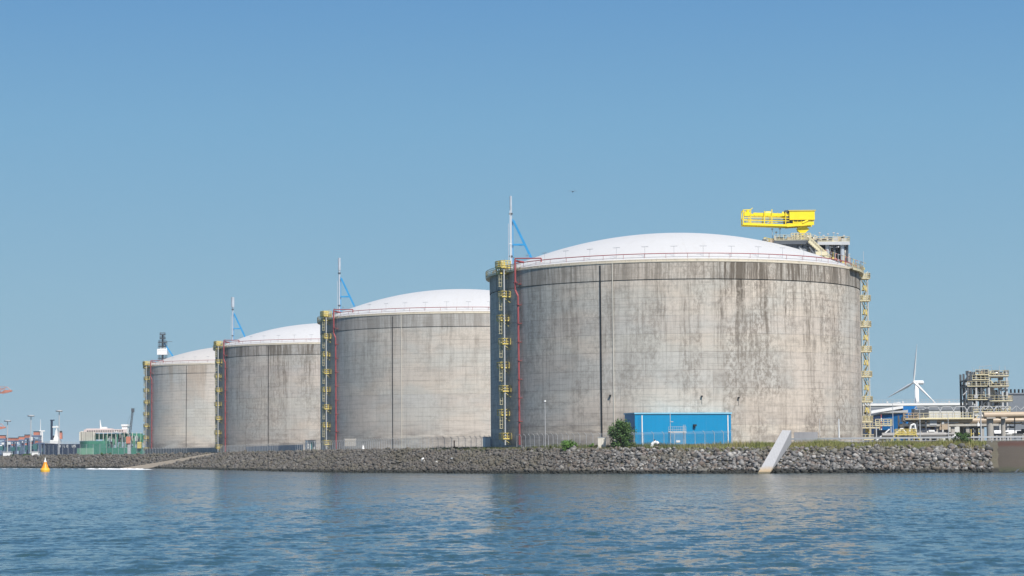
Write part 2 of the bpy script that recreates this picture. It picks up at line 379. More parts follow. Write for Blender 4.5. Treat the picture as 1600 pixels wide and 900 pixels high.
# pale boat ramp down the bank
def strip(name, a0, a1, d0, d1, lift, m, n=8):
    mb = MB()
    for i in range(n + 1):
        t = i / n
        for X, k_ in ((a0[0] + (a1[0] - a0[0]) * t, 0), (a0[1] + (a1[1] - a0[1]) * t, 1)):
            mb.v.append(tuple(inl(X, d0 + (d1 - d0) * t, lift)))
    for i in range(n): mb.f.append((2 * i, 2 * i + 1, 2 * i + 3, 2 * i + 2))
    return mb.build(name, m)
def sand_mat():
    k = NT('ramp_concrete'); n1 = k.noise(k.pos(), .6, 5, .7)
    return k.base(k.mix(n1, (.20, .17, .13, 1), (.33, .28, .22, 1)), .95)
tag(strip('ramp', (-137, -154), (-112, -117), -1, 13, .42, sand_mat()), 'pale sandy ramp running down the stone bank to the water', kind='structure')

# ---- riprap: thousands of stones, one mass
def rock_mat():
    k = NT('riprap_stone'); g_ = k.n('ShaderNodeNewGeometry'); rnd = g_.outputs['Random Per Island']; p = g_.outputs['Position']
    s = k.sep(p); c = k.mix(rnd, (.035, .035, .035, 1), (.25, .245, .24, 1))
    c = k.mix(k.ramp(k.white(k.vec(rnd, 0, 0)), .72, .75, 0, .6), c, (.17, .125, .10, 1))
    c = k.mix(k.ramp(k.white(k.vec(rnd, 1, 0)), .93, .94, 0, .8), c, (.42, .41, .39, 1))
    # left stretch is darker and browner with lichen
    c = k.mix(k.ramp(s[0], 0, 30, .70, 0), c, (.072, .064, .054, 1))
    n1 = k.noise(p, .12, 4); c = k.mix(k.ramp(n1, .5, .62, 0, .45), c, (.095, .085, .055, 1))
    n2 = k.noise(p, 3.5, 5, .7); c = k.mix(k.ramp(n2, .45, .7, 0, .4), c, (.07, .065, .055, 1))
    zz = k.math('ADD', s[2], k.math('MULTIPLY', n1, 1.0)); c = k.mix(k.ramp(zz, .9, 1.45, .95, 0), c, (.012, .014, .011, 1))
    k.bump(n2, .7, .08); return k.base(c, .85)
def icosa():
    t = (1 + 5 ** .5) / 2
    v = np.array([(-1, t, 0), (1, t, 0), (-1, -t, 0), (1, -t, 0), (0, -1, t), (0, 1, t), (0, -1, -t), (0, 1, -t), (t, 0, -1), (t, 0, 1), (-t, 0, -1), (-t, 0, 1)], float)
    v /= np.linalg.norm(v[0])
    f = np.array([(0, 11, 5), (0, 5, 1), (0, 1, 7), (0, 7, 10), (0, 10, 11), (1, 5, 9), (5, 11, 4), (11, 10, 2), (10, 7, 6), (7, 1, 8), (3, 9, 4), (3, 4, 2), (3, 2, 6), (3, 6, 8), (3, 8, 9), (4, 9, 5), (2, 4, 11), (6, 2, 10), (8, 6, 7), (9, 8, 1)])
    return v, f
def rock_field(name, a0, a1, dens, d0, d1, s0, s1, m):
    n = int((a1 - a0) * (d1 - d0) * dens); a = rng.uniform(a0, a1, n); d = rng.uniform(d0, d1, n)
    x = np.interp(a, ARC, SL[:, 0]) + np.interp(a, ARC, NRM[:, 0]) * d; y = np.interp(a, ARC, SL[:, 1]) + np.interp(a, ARC, NRM[:, 1]) * d
    rt = np.clip((d + 1) / 14, 0, 1); X0_ = np.interp(a, ARC, SL[:, 0]); ok = ~((X0_ < -137 + 25 * rt) & (X0_ > -154 + 37 * rt)); x, y, d = x[ok], y[ok], d[ok]; n = len(x)
    z = prof(d, x); iv, if_ = icosa(); sz = rng.uniform(s0, s1, n) * (1 + .5 * (rng.random(n) > .9))
    V_ = iv[None] * (1 + rng.uniform(-.42, .34, (n, 12, 1))) * np.stack([rng.uniform(.75, 1.3, n), rng.uniform(.75, 1.3, n), rng.uniform(.5, 1.05, n)], 1)[:, None, :] * sz[:, None, None]
    an = rng.uniform(0, 6.28, n); ti = rng.normal(0, .45, n); ca, sa, ct, st = np.cos(an), np.sin(an), np.cos(ti), np.sin(ti)
    Y1 = V_[..., 1] * ct[:, None] - V_[..., 2] * st[:, None]; Z1 = V_[..., 1] * st[:, None] + V_[..., 2] * ct[:, None]; X1 = V_[..., 0]
    X2 = X1 * ca[:, None] - Y1 * sa[:, None]; Y2 = X1 * sa[:, None] + Y1 * ca[:, None]
    W = np.stack([X2 + x[:, None], Y2 + y[:, None], Z1 + (z + sz * rng.uniform(-.2, .9, n))[:, None]], -1)
    F = if_[None] + (np.arange(n) * 12)[:, None, None]
    return W.reshape(-1, 3), F.reshape(-1, 3)
RM = rock_mat(); fields = []
fields.append(rock_field('', arc_at(84.5), arc_at(20), 6.2, -1.6, 12.2, .16, .46, RM))
fields.append(rock_field('', arc_at(20), arc_at(-60), 5.6, -1.6, 13.5, .16, .42, RM))
fields.append(rock_field('', arc_at(-60), arc_at(-175), 2.2, -1.6, 13, .28, .55, RM))
fields.append(rock_field('', arc_at(-175), arc_at(-420), 1.0, -1.6, 13, .35, .75, RM))
vv, ff, b = [], [], 0
for v_, f_ in fields: vv.append(v_); ff.append(f_ + b); b += len(v_)
rk = npmesh('riprap', np.concatenate(vv), np.concatenate(ff), RM)
tag(rk, 'grey riprap stones heaped along the whole bank', 'stones', kind='stuff')

# ---- grass and weeds on the crest
def leaf_mat(name, a, b, c, sc=.6):
    k = NT(name); g_ = k.n('ShaderNodeNewGeometry'); r_ = g_.outputs['Random Per Island']; n1 = k.noise(g_.outputs['Position'], sc, 4)
    cc = k.mix(r_, c4(a), c4(b)); cc = k.mix(k.ramp(n1, .45, .62, 0, .8), cc, c4(c))
    k.b.inputs['Subsurface Weight'].default_value = 0; return k.base(cc, .7)
M['grass'] = leaf_mat('dry_grass', (.12, .15, .035), (.25, .25, .08), (.25, .21, .09), .18)
M['grass2'] = leaf_mat('green_weeds', (.07, .10, .03), (.15, .16, .06), (.14, .12, .06), .18)
M['leaf'] = leaf_mat('shrub_leaves', (.035, .085, .02), (.10, .19, .045), (.05, .10, .025), .9)
M['leaf2'] = leaf_mat('bright_shrub_leaves', (.06, .15, .02), (.14, .28, .05), (.09, .17, .03), .9)
M['bark'] = paint('bark', (.10, .07, .05), .9)
def blades(a0, a1, d0, d1, dens, h0, h1, wd):
    n = int((a1 - a0) * (d1 - d0) * dens); a = rng.uniform(a0, a1, n); d = rng.uniform(d0, d1, n)
    x = np.interp(a, ARC, SL[:, 0]) + np.interp(a, ARC, NRM[:, 0]) * d; y = np.interp(a, ARC, SL[:, 1]) + np.interp(a, ARC, NRM[:, 1]) * d
    clump = np.sin(x * .9 + 3 * np.sin(y * .35)) * .5 + np.sin(x * .23 + 1.7) * .5; keep = rng.random(n) < .62 + .4 * clump
    x, y, d = x[keep], y[keep], d[keep]; n = len(x); z = prof(d, x) - .05; h = rng.uniform(h0, h1, n) * (1 + .35 * np.sin(x * .6 + y * .21)); an = rng.uniform(0, 6.28, n); lean = rng.uniform(0, .5, n) * h
    dx, dy = np.cos(an) * wd, np.sin(an) * wd; ln = rng.uniform(0, 6.28, n)
    A = np.stack([x - dx, y - dy, z], 1); B = np.stack([x + dx, y + dy, z], 1); C = np.stack([x + np.cos(ln) * lean, y + np.sin(ln) * lean, z + h], 1)
    return np.stack([A, B, C], 1).reshape(-1, 3)
def grass(name, specs, m, label):
    v = np.concatenate([blades(*s) for s in specs]); f = np.arange(len(v)).reshape(-1, 3)
    tag(npmesh(name, v, f, m), label, 'grass', kind='stuff')
grass('grass', [(arc_at(84), arc_at(24), 10.4, 18.5, 34, .3, .95, .07)], M['grass'], 'dry olive grass along the top of the bank right of the blue building')
grass('weeds', [(arc_at(24), arc_at(-30), 11.8, 19, 22, .25, .8, .08), (arc_at(-30), arc_at(-70), 12.5, 19, 9, .2, .6, .08), (arc_at(-70), arc_at(-200), 12, 18, 1.6, .25, .8, .14), (arc_at(-200), arc_at(-400), 12, 17, .8, .3, .9, .2)], M['grass2'], 'thin green weeds along the crest of the left part of the bank')

def shrub(name, label, loc, rx, ry, h, n, leaf, m, stems=7, cat='bush', skew=0.):
    t = thing(name, label, cat, loc); rs = np.random.default_rng(int(abs(loc[0] * 13) + n))
    nb = max(8, int(n / 90)); cc = []
    for i in range(nb):
        a, rr = rs.uniform(0, 6.28), rs.random() ** .5; zz = rs.uniform(.08, .95); k_ = (1 - max(0, zz - .45) ** 1.4 * 1.1)
        cc.append((math.cos(a) * rr * rx * .85 * k_ + skew * zz, math.sin(a) * rr * ry * .85 * k_, zz * h * .92))
    cc = np.array(cc); pk = rs.integers(0, nb, n); rad = rs.uniform(.16, .36, nb)[pk] * min(rx, h) * .95
    dirn = rs.normal(size=(n, 3)); dirn /= np.linalg.norm(dirn, axis=1)[:, None]
    c_ = cc[pk] + dirn * (rad * rs.random(n) ** .45)[:, None]; c_[:, 2] = np.abs(c_[:, 2])
    u = rs.normal(size=(n, 3)); u /= np.linalg.norm(u, axis=1)[:, None]; w_ = np.cross(u, rs.normal(size=(n, 3))); w_ /= np.linalg.norm(w_, axis=1)[:, None]
    L = leaf * rs.uniform(.6, 1.3, n)[:, None]
    v = np.stack([c_ - u * L, c_ + w_ * L * .45, c_ + u * L, c_ - w_ * L * .45], 1).reshape(-1, 3)
    npmesh('foliage', v, np.arange(len(v)).reshape(-1, 4), m, t)
    mb = MB()
    for i in range(stems):
        q = cc[rs.integers(0, nb)]; mb.bar((q[0] * .15, q[1] * .15, -.1), (q[0] * .6, q[1] * .6, q[2] * .5), .05 * h / 3, 5, .035 * h / 3); mb.bar((q[0] * .6, q[1] * .6, q[2] * .5), tuple(q), .035 * h / 3, 5, .01)
    mb.build('stem', M['bark'], t); return t

# ================================================================ STORAGE TANKS
TR, TH = 41.5, 37.5
def tp(phi, r, z=0): return V(r * math.sin(R(phi)), -r * math.cos(R(phi)), z)
M['curb'] = paint('roof_curb_paint', (.52, .47, .38), .6, dirt=(.16, .14, .10), dirtf=.5)
def build_tank(loc, label, wm, dm, seams=(-25.8, -22), detail=1):
    t = thing('storage_tank', label, 'storage tank', loc, 0, 'domed storage tanks in a row on the bank')
    MB().lathe([(TR, -1.5), (TR, 33.74)], 300).lathe([(TR - .2, 33.7), (TR - .2, 34.0)], 300).build('wall', wm, t, True)
    MB().lathe([(TR + .05, 33.94), (TR + .05, TH)], 300).build('parapet', wm, t, True)
    # dome and its upstand
    Rs = (40.9 ** 2 + 9.1 ** 2) / 18.2; pr = [(40.9 * k / 40, math.sqrt(Rs ** 2 - (40.9 * k / 40) ** 2) - (Rs - 9.1)) for k in range(40, -1, -1)]
    pr = [(max(r, .01), TH + .62 + z) for r, z in pr]
    MB().lathe(pr, 240).build('dome', dm, t, True)
    MB().lathe([(TR + .05, TH - .04), (TR + .14, TH - .04), (TR + .14, TH + .14), (TR - .42, TH + .15), (TR - .45, TH + .60), (TR - .75, TH + .66)], 240).build('curb', M['curb'], t)
    # joint and light downpipe on the face
    for k_, (ph, m_, wd) in enumerate(((seams[0], M['black'], .30 if detail == 2 else .15), (seams[1], M['cream'], .14))):
        p0, nrm, tg = tp(ph, TR), tp(ph, 1), tp(ph + 90, 1); mb = MB(); z0, z1 = (-1, TH - .4) if k_ == 0 else (0, TH + .2)
        if detail or k_ == 0: mb.box((p0.x + nrm.x * .08, p0.y + nrm.y * .08, (z0 + z1) / 2), (wd, .1, z1 - z0), R(ph))
        if mb.v: mb.build('expansion_joint' if k_ == 0 else 'downpipe', m_, t)
    # red ring main on short posts above the roof edge, red riser
    n = 150; mb = MB(); ring = [tp(-160 + 320 * i / n, 40.2, TH + 1.85) for i in range(n + 1)]; mb.path(ring, .10, 6)
    for i in range(0, n, 3): mb.bar(ring[i] - V(0, 0, 1.2), ring[i], .04, 4)
    mb.build('ring_main', M['red'], t)
    mb = MB(); ph = -57.6
    mb.path([tp(ph, 40.2, TH + 1.85), tp(ph, TR + .9, TH + 2.1), tp(ph, TR + .9, TH - 4.3), tp(ph + 1, TR + .7, TH - 5.6), tp(ph + 1.2, TR + .7, 8.2), tp(ph + 1.0, TR + .6, 7.2), tp(ph + 1.0, TR + .6, 0)], .23, 8)
    for z in (TH - 3, 30, 26, 22, 18, 14, 10, 5): mb.box(tuple(tp(ph + 1, TR + .5, z)), (.9, .9, .10), R(ph))
    mb.bar(tp(ph - .9, TR + .9, TH - 2.6), tp(ph + .9, TR + .9, TH - 2.6), .16, 6)
    mb.path([tp(ph, TR + .9, TH + 2.1), tp(ph, TR + .9, TH + 2.6), tp(ph + 6, 38.5, TH + 2.5), tp(ph + 6, 38.5, TH + 1.0)], .16, 6)
    mb.build('fire_water_riser', M['red'], t)
    # thin roof edge rail, sprinkler heads
    mb = MB(); rl = [tp(-60 + 120 * i / 80, TR - .35, TH + .12) for i in range(81)]
    for i in range(0, 81, 2): mb.bar(rl[i], rl[i] + V(0, 0, .95), .025, 4)
    for o in (.5, .95): mb.path([q_ + V(0, 0, o) for q_ in rl], .02, 4)
    mb.build('edge_rail', M['cream'], t)
    for i in range(22):
        ph = -92 + 8.8 * i; a = tp(ph, 39.6, TH + .9); b = a + V(0, 0, 2.5); s_ = tp(ph + 90, .75)
        MB().bar(a, b, .045, 4).bar(b - s_, b + s_, .06, 4).build('sprinkler_head', M['galv'], t)
    # yellow railed walkway near the stair towers
    for (a0, a1) in ((-112, -58), (62, 112)):
        mb = MB(); n = 26; o = [tp(a0 + (a1 - a0) * i / n, TR + .9, TH + .15) for i in range(n + 1)]; ii = [tp(a0 + (a1 - a0) * i / n, TR - .6, TH + .15) for i in range(n + 1)]
        mb.rail(o, 1.3, .07, 1.5, 3).rail(ii, 1.3, .06, 1.5)
        for i in range(n):
            for q_ in range(1): mb.add([o[i], o[i + 1], ii[i + 1], ii[i], o[i] - V(0, 0, .25), o[i + 1] - V(0, 0, .25), ii[i + 1] - V(0, 0, .25), ii[i] - V(0, 0, .25)], [(0, 1, 2, 3), (7, 6, 5, 4), (0, 4, 5, 1), (3, 2, 6, 7)])
        mb.build('walkway', M['pale_yellow'], t)
    return t
def dome_mat(name, c, warm=0.):
    k = NT(name); o = k.sep(k.obj()); th = k.math('ARCTAN2', o[0], k.math('MULTIPLY', o[1], -1.0)); r_ = k.math('SQRT', k.math('ADD', k.math('MULTIPLY', o[0], o[0]), k.math('MULTIPLY', o[1], o[1])))
    seam = k.ramp(k.math('FRACT', k.math('MULTIPLY', th, 16 / 6.2832)), 0, .012, 1, 0); rg = k.ramp(k.math('FRACT', k.math('DIVIDE', r_, 5.2)), 0, .02, 1, 0)
    n1 = k.noise(k.obj(), .09, 4); n2 = k.noise(k.vec(k.math('MULTIPLY', th, 22), k.math('MULTIPLY', r_, .12), 1.), 1, 5, .7)
    cc = k.mix(n1, c4([x * .95 for x in c]), c4([min(.86, x * 1.04) for x in c])); cc = k.mix(k.math('MULTIPLY', k.math('MAXIMUM', seam, rg), .32), cc, (.35, .33, .3, 1))
    cc = k.mix(k.ramp(n2, .50, .72, 0, .26), cc, (.44, .42, .38, 1)); return k.base(cc, .55)
DM = [dome_mat('dome_white_a', (.53, .53, .535)), dome_mat('dome_white_b', (.53, .53, .535)), dome_mat('dome_white_c', (.53, .53, .535)), dome_mat('dome_white_d', (.50, .48, .46))]
WM = [wall_mat('tank_concrete_a', (1.0, .89, .78), 1.05, 1, 0., .4), wall_mat('tank_concrete_b', (.97, .88, .785), .48, 2), wall_mat('tank_concrete_c', (.92, .825, .735), .95, 3), wall_mat('tank_concrete_d', (1.14, 1.03, .90), .30, 4, .35)]
TL = [(36.5, 490), (-15.6, 648), (-68.2, 806), (-120.8, 964)]
TLAB = ['nearest and largest streaked concrete storage tank, with pipework and yellow crane at its right shoulder',
        'second nearest concrete storage tank, between the largest tank and the dark streaked one',
        'darkest streaked concrete storage tank, third in the row from the right',
        'farthest and palest concrete storage tank, with a scaffolded mast on its roof edge']
tanks = [build_tank((x, y, 5.9), l, wm, dm, detail=(2, 1, 0, 0)[i]) for i, ((x, y), l, wm, dm) in enumerate(zip(TL, TLAB, WM, DM))]

for ph, z in ((-23, 10), (3.3, 9.6), (14, 9.3)):
    p_ = tp(ph, TR + .25); MB().box((p_.x, p_.y, z), (.32, .4, .3), R(ph)).bar((p_.x, p_.y + .1, z - 1.6), (p_.x, p_.y + .1, z), .03, 4).build('wall_lamp', M['black'], tanks[0])
# stair towers: caged ladders zigzagging between railed platforms
def ladder_tower(label):
    """stands against a tank wall; local +x is outwards from the wall, local y along it"""
    t = thing('ladder_tower', label, 'ladder tower', (0, 0, 0), 0, 'yellow caged ladder towers on the left side of each tank')
    MB().bar((1.5, 1.25, 0), (1.5, 1.25, TH + .5), .16, 6).build('standpipe', M['galv'], t)
    step = 5.12
    for i in range(8):
        z = 1.3 + i * step; y = .45 if i % 2 == 0 else -.35
        if z > TH: break
        mb = MB(); mb.box((1.1, y, z), (2.0, 2.1, .14)); mb.rail([(.15, y - 1, z), (2.1, y - 1, z), (2.1, y + 1, z), (.15, y + 1, z)], 1.25, .075, .9, 2)
        mb.bar((.1, y - .8, z - 1.2), (1.9, y - .8, z), .07, 4).bar((.1, y + .8, z - 1.2), (1.9, y + .8, z), .07, 4)
        mb.build('platform', M['yellow'], t)
        top = min(z + step, TH + 1.0); yl = y + (-.45 if i % 2 == 0 else .45); mb = MB()
        for s_ in (-.36, .36): mb.bar((1.5, yl + s_, z), (1.5, yl + s_, top + .9), .085, 4)
        k_ = z + .3
        while k_ < top + .8: mb.bar((1.5, yl - .28, k_), (1.5, yl + .28, k_), .04, 4); k_ += .45
        k_ = z + 2.3
        while k_ < top + 1: mb.path([(1.5 + .75 * math.sin(a), yl - .42 * math.cos(a), k_) for a in np.linspace(0, math.pi, 6)], .075, 4); k_ += .8
        for a in np.linspace(.3, 2.84, 4): mb.bar((1.5 + .75 * math.sin(a), yl - .42 * math.cos(a), z + 2.3), (1.5 + .75 * math.sin(a), yl - .42 * math.cos(a), top + .9), .055, 4)
        mb.build('caged_ladder', M['pale_yellow'], t)
    mb = MB(); mb.box((1.1, 0, TH + .9), (2.4, 2.8, .16)); mb.rail([(0, -1.4, TH + .9), (2.3, -1.4, TH + .9), (2.3, 1.4, TH + .9), (0, 1.4, TH + .9)], 1.5, .1, .7, 3); mb.build('head_platform', M['yellow'], t)
    return t
def place(t, ph, loc, r=TR):
    p = tp(ph, r) + Vector(loc); t.location = p; t.rotation_euler = (0, 0, R(ph - 90)); return t
LL = ['yellow caged ladder tower in the shade on the left edge of the largest tank', 'yellow caged ladder tower on the left edge of the second nearest tank',
      'yellow caged ladder tower on the left edge of the dark streaked tank', 'pale caged ladder tower standing out against the sky on the farthest tank']
lt0 = ladder_tower(LL[0]); lts = [lt0] + [copy_tree(lt0) for _ in range(3)]
for t, l, (x, y) in zip(lts, LL, TL): place(t, -64.3, (x, y, 5.9)); t['label'] = l

# tall lattice stair on the right of the nearest tank
def stair_tower():
    t = thing('stair_tower', 'tall lattice stair tower against the sky on the right edge of the largest tank', 'stair tower', tp(86, TR + .1) + V(36.5, 490, 5.9), R(-4))
    zs = [4.6, 9.0, 14.6, 20.2, 25.8, 31.6, 36.6]
    for x, y in ((.25, -1.3), (1.75, -1.3), (.25, 1.3), (1.75, 1.3)): MB().bar((x, y, 0), (x, y, TH + .8), .07, 5).build('post', M['cream'], t)
    prev = 0
    for i, z in enumerate(zs):
        mb = MB(); mb.box((1.05, 0, z), (2.1, 3.0, .16)); mb.rail([(-.1, -1.5, z), (2.25, -1.5, z), (2.25, 1.5, z), (-.1, 1.5, z)], 1.25, .09, .8, 3); mb.build('platform', M['pale_yellow'], t)
        mb = MB(); mid = (prev + z) / 2
        mb.beam((.35, 1.1, prev + .1), (1.6, 1.1, mid), .7, .22).beam((1.6, .2, mid), (.35, .2, z), .7, .22); mb.box((1.0, .6, mid), (.9, 1.9, .1)).box((1.0, -1.1, mid + .5), (.9, .2, 1.0))
        mb.bar((.35, -.9, prev + 1), (1.6, -.9, mid + 1), .07, 4).bar((1.6, -.9, mid + 1), (.35, -.9, z + 1), .07, 4)
        mb.build('stair_flight', M['yellow'], t)
        mb = MB(); mb.bar((.25, -1.3, prev), (1.75, -1.3, z), .045, 4).bar((1.75, -1.3, prev), (.25, -1.3, z), .045, 4).bar((1.75, 1.3, prev), (1.75, -1.3, z), .045, 4); mb.build('cross_brace', M['galv'], t); prev = z
    # broader base stage
    mb = MB()
    for z in (.6, 3.2): mb.box((1.6, -1.9, z), (4.2, 1.6, .15)); mb.rail([(-.4, -2.7, z), (3.7, -2.7, z), (3.7, -1.2, z)], 1.15, .07, .9)
    for x in (-.3, 1.6, 3.6): mb.bar((x, -2.6, -.3), (x, -2.6, 3.2), .12, 5)
    mb.build('base_stage', M['pale_yellow'], t)
    MB().bar((1.1, .9, 0), (1.1, .9, TH + 5.5), .045, 4).build('whip_aerial', M['galv'], t)
    return t
stair_tower()

# vent masts with blue braces
def vent_mast(label, wide=False):
    t = thing('vent_mast', label, 'mast', (0, 0, 0), 0, 'braced vent masts on the tank roofs')
    MB().bar((0, 0, 0), (0, 0, 18.9), .26, 10).bar((-.6, 0, 0), (-.6, 0, 12.5), .08, 5).build('stack', M['silver'], t, False)
    MB().bar((0, 0, 14.6), (0, 0, 14.95), .45, 10).bar((0, 0, 4.8), (0, 0, 5.1), .45, 10).build('collar', M['steel'], t)
    mb = MB()
    for s_ in (-.32, .32): mb.beam((.55, s_, 13.2), (6.6, s_ * 3, .3), .3, .46); mb.beam((.3, s_, 7.6), (3.2, s_ * 2, 7.6), .2, .36)
    for i in range(8):
        a = i / 8; x, z = .55 + 6.05 * a, 13.2 - 12.9 * a; wd = .32 + .64 * a; mb.bar((x, -wd, z), (x + .5, wd, z - 1.1), .05, 4)
    mb.beam((.42, 0, 1), (.42, 0, 13.6), .2, .2)
    mb.build('brace', M['blue'], t); return t
VL = ['silver vent mast with a blue brace on the largest tank', 'silver vent mast with a blue brace on the second nearest tank', 'silver vent mast with a blue brace on the dark streaked tank']
vm0 = vent_mast(VL[0]); vms = [vm0, copy_tree(vm0), copy_tree(vm0)]
for t, l, (x, y) in zip(vms, VL, TL):
    t.location = tp(-103, 37.6, TH + 1.0) + V(x, y, 5.9); t['label'] = l
def cap(t, w_):  # pale shrouds on the farther masts
    MB().bar((0, 0, 15.6), (0, 0, 19.4), w_, 10).build('head_shroud', M['silver'], t)
cap(vms[2], .62); cap(vms[1], .38)
# the farthest mast stands in scaffolding with white sheeting
t = thing('scaffolded_mast', 'dark scaffolded mast wrapped in white sheeting on the farthest tank', 'mast', tp(-103, 36.6, TH + 1.0) + V(-120.8, 964, 5.9))
MB().bar((0, 0, 0), (0, 0, 14.5), .45, 8).build('stack', M['steel'], t)
mb = MB()
for z in np.arange(0, 14.6, 1.8):
    h_ = 1.7 if z < 11 else 1.1
    mb.rail([(-h_, -h_, z), (h_, -h_, z), (h_, h_, z), (-h_, h_, z), (-h_, -h_, z)], 1.0, .07, 3.4); mb.box((0, 0, z), (2 * h_ + .3, 2 * h_ + .3, .1))
for x in (-1.7, 0, 1.7):
    for y in (-1.7, 1.7): mb.bar((x, y, 0), (x, y, 11.5), .08, 4)
for x in (-1, 1): mb.bar((x, -1, 11), (x, -1, 15.2), .07, 4)
mb.box((2.6, 0, 11.4), (3.4, .9, .12)); mb.build('scaffold', M['steel'], t)
MB().box((0, 0, 6.8), (4.3, 3.7, 2.6)).box((.6, -.1, 8.3), (3.0, 3.0, .5)).build('wrapped_stage', M['white'], t)
MB().box((-2.6, 0, 1.0), (6.4, 4.6, 2.1)).box((-5.2, -.4, -.3), (3.2, 3, 1.6)).box((3.4, -.6, .5), (3.0, 3.0, 1.2)).build('sheeting', M['white'], t)
mb = MB()
for s_ in (-.5, .5): mb.beam((.8, s_, 10.6), (8.4, s_ * 2, -.8), .3, .5)
mb.build('brace', M['blue'], t)

# ================================================================ ROOF EQUIPMENT OF THE NEAREST TANK
Zd = 506.0
def D(px, py, dz=0): return P(px, py, Zd + dz)
t = thing('roof_platform', 'crowded grey and yellow pipework platform on the right shoulder of the largest tank dome', 'process platform', D(1262, 405))
o_ = t.location
def L(px, py, dz=0): return D(px, py, dz) - o_
mb = MB(); a, b = L(1270, 383), L(1322, 383); mb.box(((a.x + b.x) / 2, 0, a.z), (b.x - a.x, 11, .5)).beam(a + V(0, -5.6, -.3), b + V(0, -5.6, -.3), .2, .35)
mb.build('upper_deck', M['galv'], t)
mb = MB(); a, b = L(1205, 380.5), L(1272, 380.5); mb.box(((a.x + b.x) / 2, 0, a.z), (b.x - a.x, 11, .4)).beam(a + V(0, -5.6, -.4), b + V(0, -5.6, -.4), .25, .6)
mb.box(tuple(L(1198, 383)), (3.2, 6, .35)); mb.build('lower_deck', M['steel'], t)
mb = MB()
for i in range(7):
    xa = 1210 + i * 8; mb.beam(L(xa, 386) + V(0, -4.8, 0), L(xa + 8, 386 + i) + V(0, -4.8, 0), .5, 1.0).beam(L(xa, 382) + V(0, -4.8, 0), L(xa + 8, 384 + (xa - 1180) * .22) + V(0, -4.8, 0), .2, .3).beam(L(xa + 8, 382) + V(0, -4.8, 0), L(xa + 8, 394 + i * 2) + V(0, -4.8, 0), .25, .25)
mb.build('under_frame', M['steel'], t)
for px, wd, m_ in ((1288, .48, 'silver'), (1311.5, .5, 'silver'), (1271, .4, 'galv'), (1254, .4, 'galv'), (1240, .35, 'galv'), (1224, .3, 'galv'), (1299, .3, 'steel'), (1319, .3, 'steel')):
    top = 384 if px > 1268 else 381; bot = 414 + max(0, (px - 1290)) * .25 if px > 1268 else 376 + (px - 1180) * .36
    for dy in (-4.6, 4.6): MB().bar(L(px, top) + V(0, dy, 0), L(px, bot + 6) + V(0, dy, 0), wd, 10).build('column', M[m_], t)
mb = MB(); zz = L(1296, 382).z
mb.rail([L(1270, 382) + V(0, -5.4, 0), L(1322, 382) + V(0, -5.4, 0), L(1322, 382) + V(0, 5.4, 0), L(1270, 382) + V(0, 5.4, 0)], 1.3, .06, 1.2, 3)
mb.rail([L(1206, 379.5) + V(0, -5.4, 0), L(1268, 379.5) + V(0, -5.4, 0)], 1.3, .06, 1.0, 3).rail([L(1206, 379.5) + V(0, 5.4, 0), L(1268, 379.5) + V(0, 5.4, 0)], 1.3, .06, 1.3, 3)
mb.rail([L(1232, 378) + V(0, -5.0, 0), L(1262, 378) + V(0, -5.0, 0)], 1.5, .12, .8, 3); mb.build('railing', M['pale_yellow'], t)
# sloping stair down to the roof edge
mb = MB(); a, b = L(1258, 381) + V(0, -6.2, 0), L(1291, 411) + V(0, -6.2, 0)
for s_ in (-.5, .5): mb.beam(a + V(0, s_, 0), b + V(0, s_, 0), .12, .5); mb.beam(a + V(0, s_, 1.1), b + V(0, s_, 1.1), .1, .12); mb.beam(a + V(0, s_, .6), b + V(0, s_, .6), .08, .08)
for i in range(13):
    q_ = a.lerp(b, i / 12); mb.box(tuple(q_), (.35, 1.0, .06)); mb.bar(q_ + V(0, -.5, 0), q_ + V(0, -.5, 1.1), .05, 4)
mb.box(tuple(L(1277, 399) + V(0, -6.2, -.2)), (2.6, 1.3, .9)); mb.build('stair', M['pale_yellow'], t)
# pipes
mb = MB(); e = L(1262, 374) + V(0, -3, 0)
mb.path([L(1256, 383) + V(0, -3, 0), L(1255, 376) + V(0, -3, 0), L(1258, 372.5) + V(0, -3, 0), L(1263, 371.5) + V(0, -3, 0), L(1270, 371.5) + V(0, 3, 0), L(1300, 373) + V(0, 4, 0)], .45, 10)
mb.build('header_pipe', M['pipe'], t)
for i in range(16):
    x0 = 1273 + i * 3.0; MB().box(tuple(L(x0, 379.5 - (i * 7 % 4)) + V(0, -3 + (i * 5 % 7), 0)), (.5 + (i * 3 % 4) * .3, 1.2, .6 + (i * 5 % 3) * .5)).build('valve', M[('steel', 'tanpipe', 'galv', 'steel')[i % 4]], t)
mb = MB(); mb.path([L(1317, 389), L(1322, 398), L(1326, 404), L(1327, 414)], .5, 10).path([L(1311, 397), L(1319, 399), L(1323, 406), L(1323, 414)], .45, 10); mb.build('down_pipe', M['pipe'], t)
rs = random.Random(5)
for i in range(26):
    x0 = rs.uniform(1274, 1312); y0 = rs.uniform(387, 404); dy = rs.uniform(-4.5, 4.5); mb = MB(); pts = [L(x0, y0) + V(0, dy, 0)]
    for k_ in range(3):
        q_ = pts[-1].copy(); w_ = rs.choice('xyz'); s_ = rs.uniform(.6, 2.2) * rs.choice((-1, 1)); q_ += V(s_ if w_ == 'x' else 0, s_ * .5 if w_ == 'y' else 0, s_ * .5 if w_ == 'z' else 0); pts.append(q_)
    mb.path(pts, rs.choice((.12, .18, .28, .4)), 7); mb.box(tuple(pts[1]), (.7, .5, .5)); mb.build('pipe', M[rs.choice(('pipe', 'galv', 'steel', 'steel', 'white'))], t)
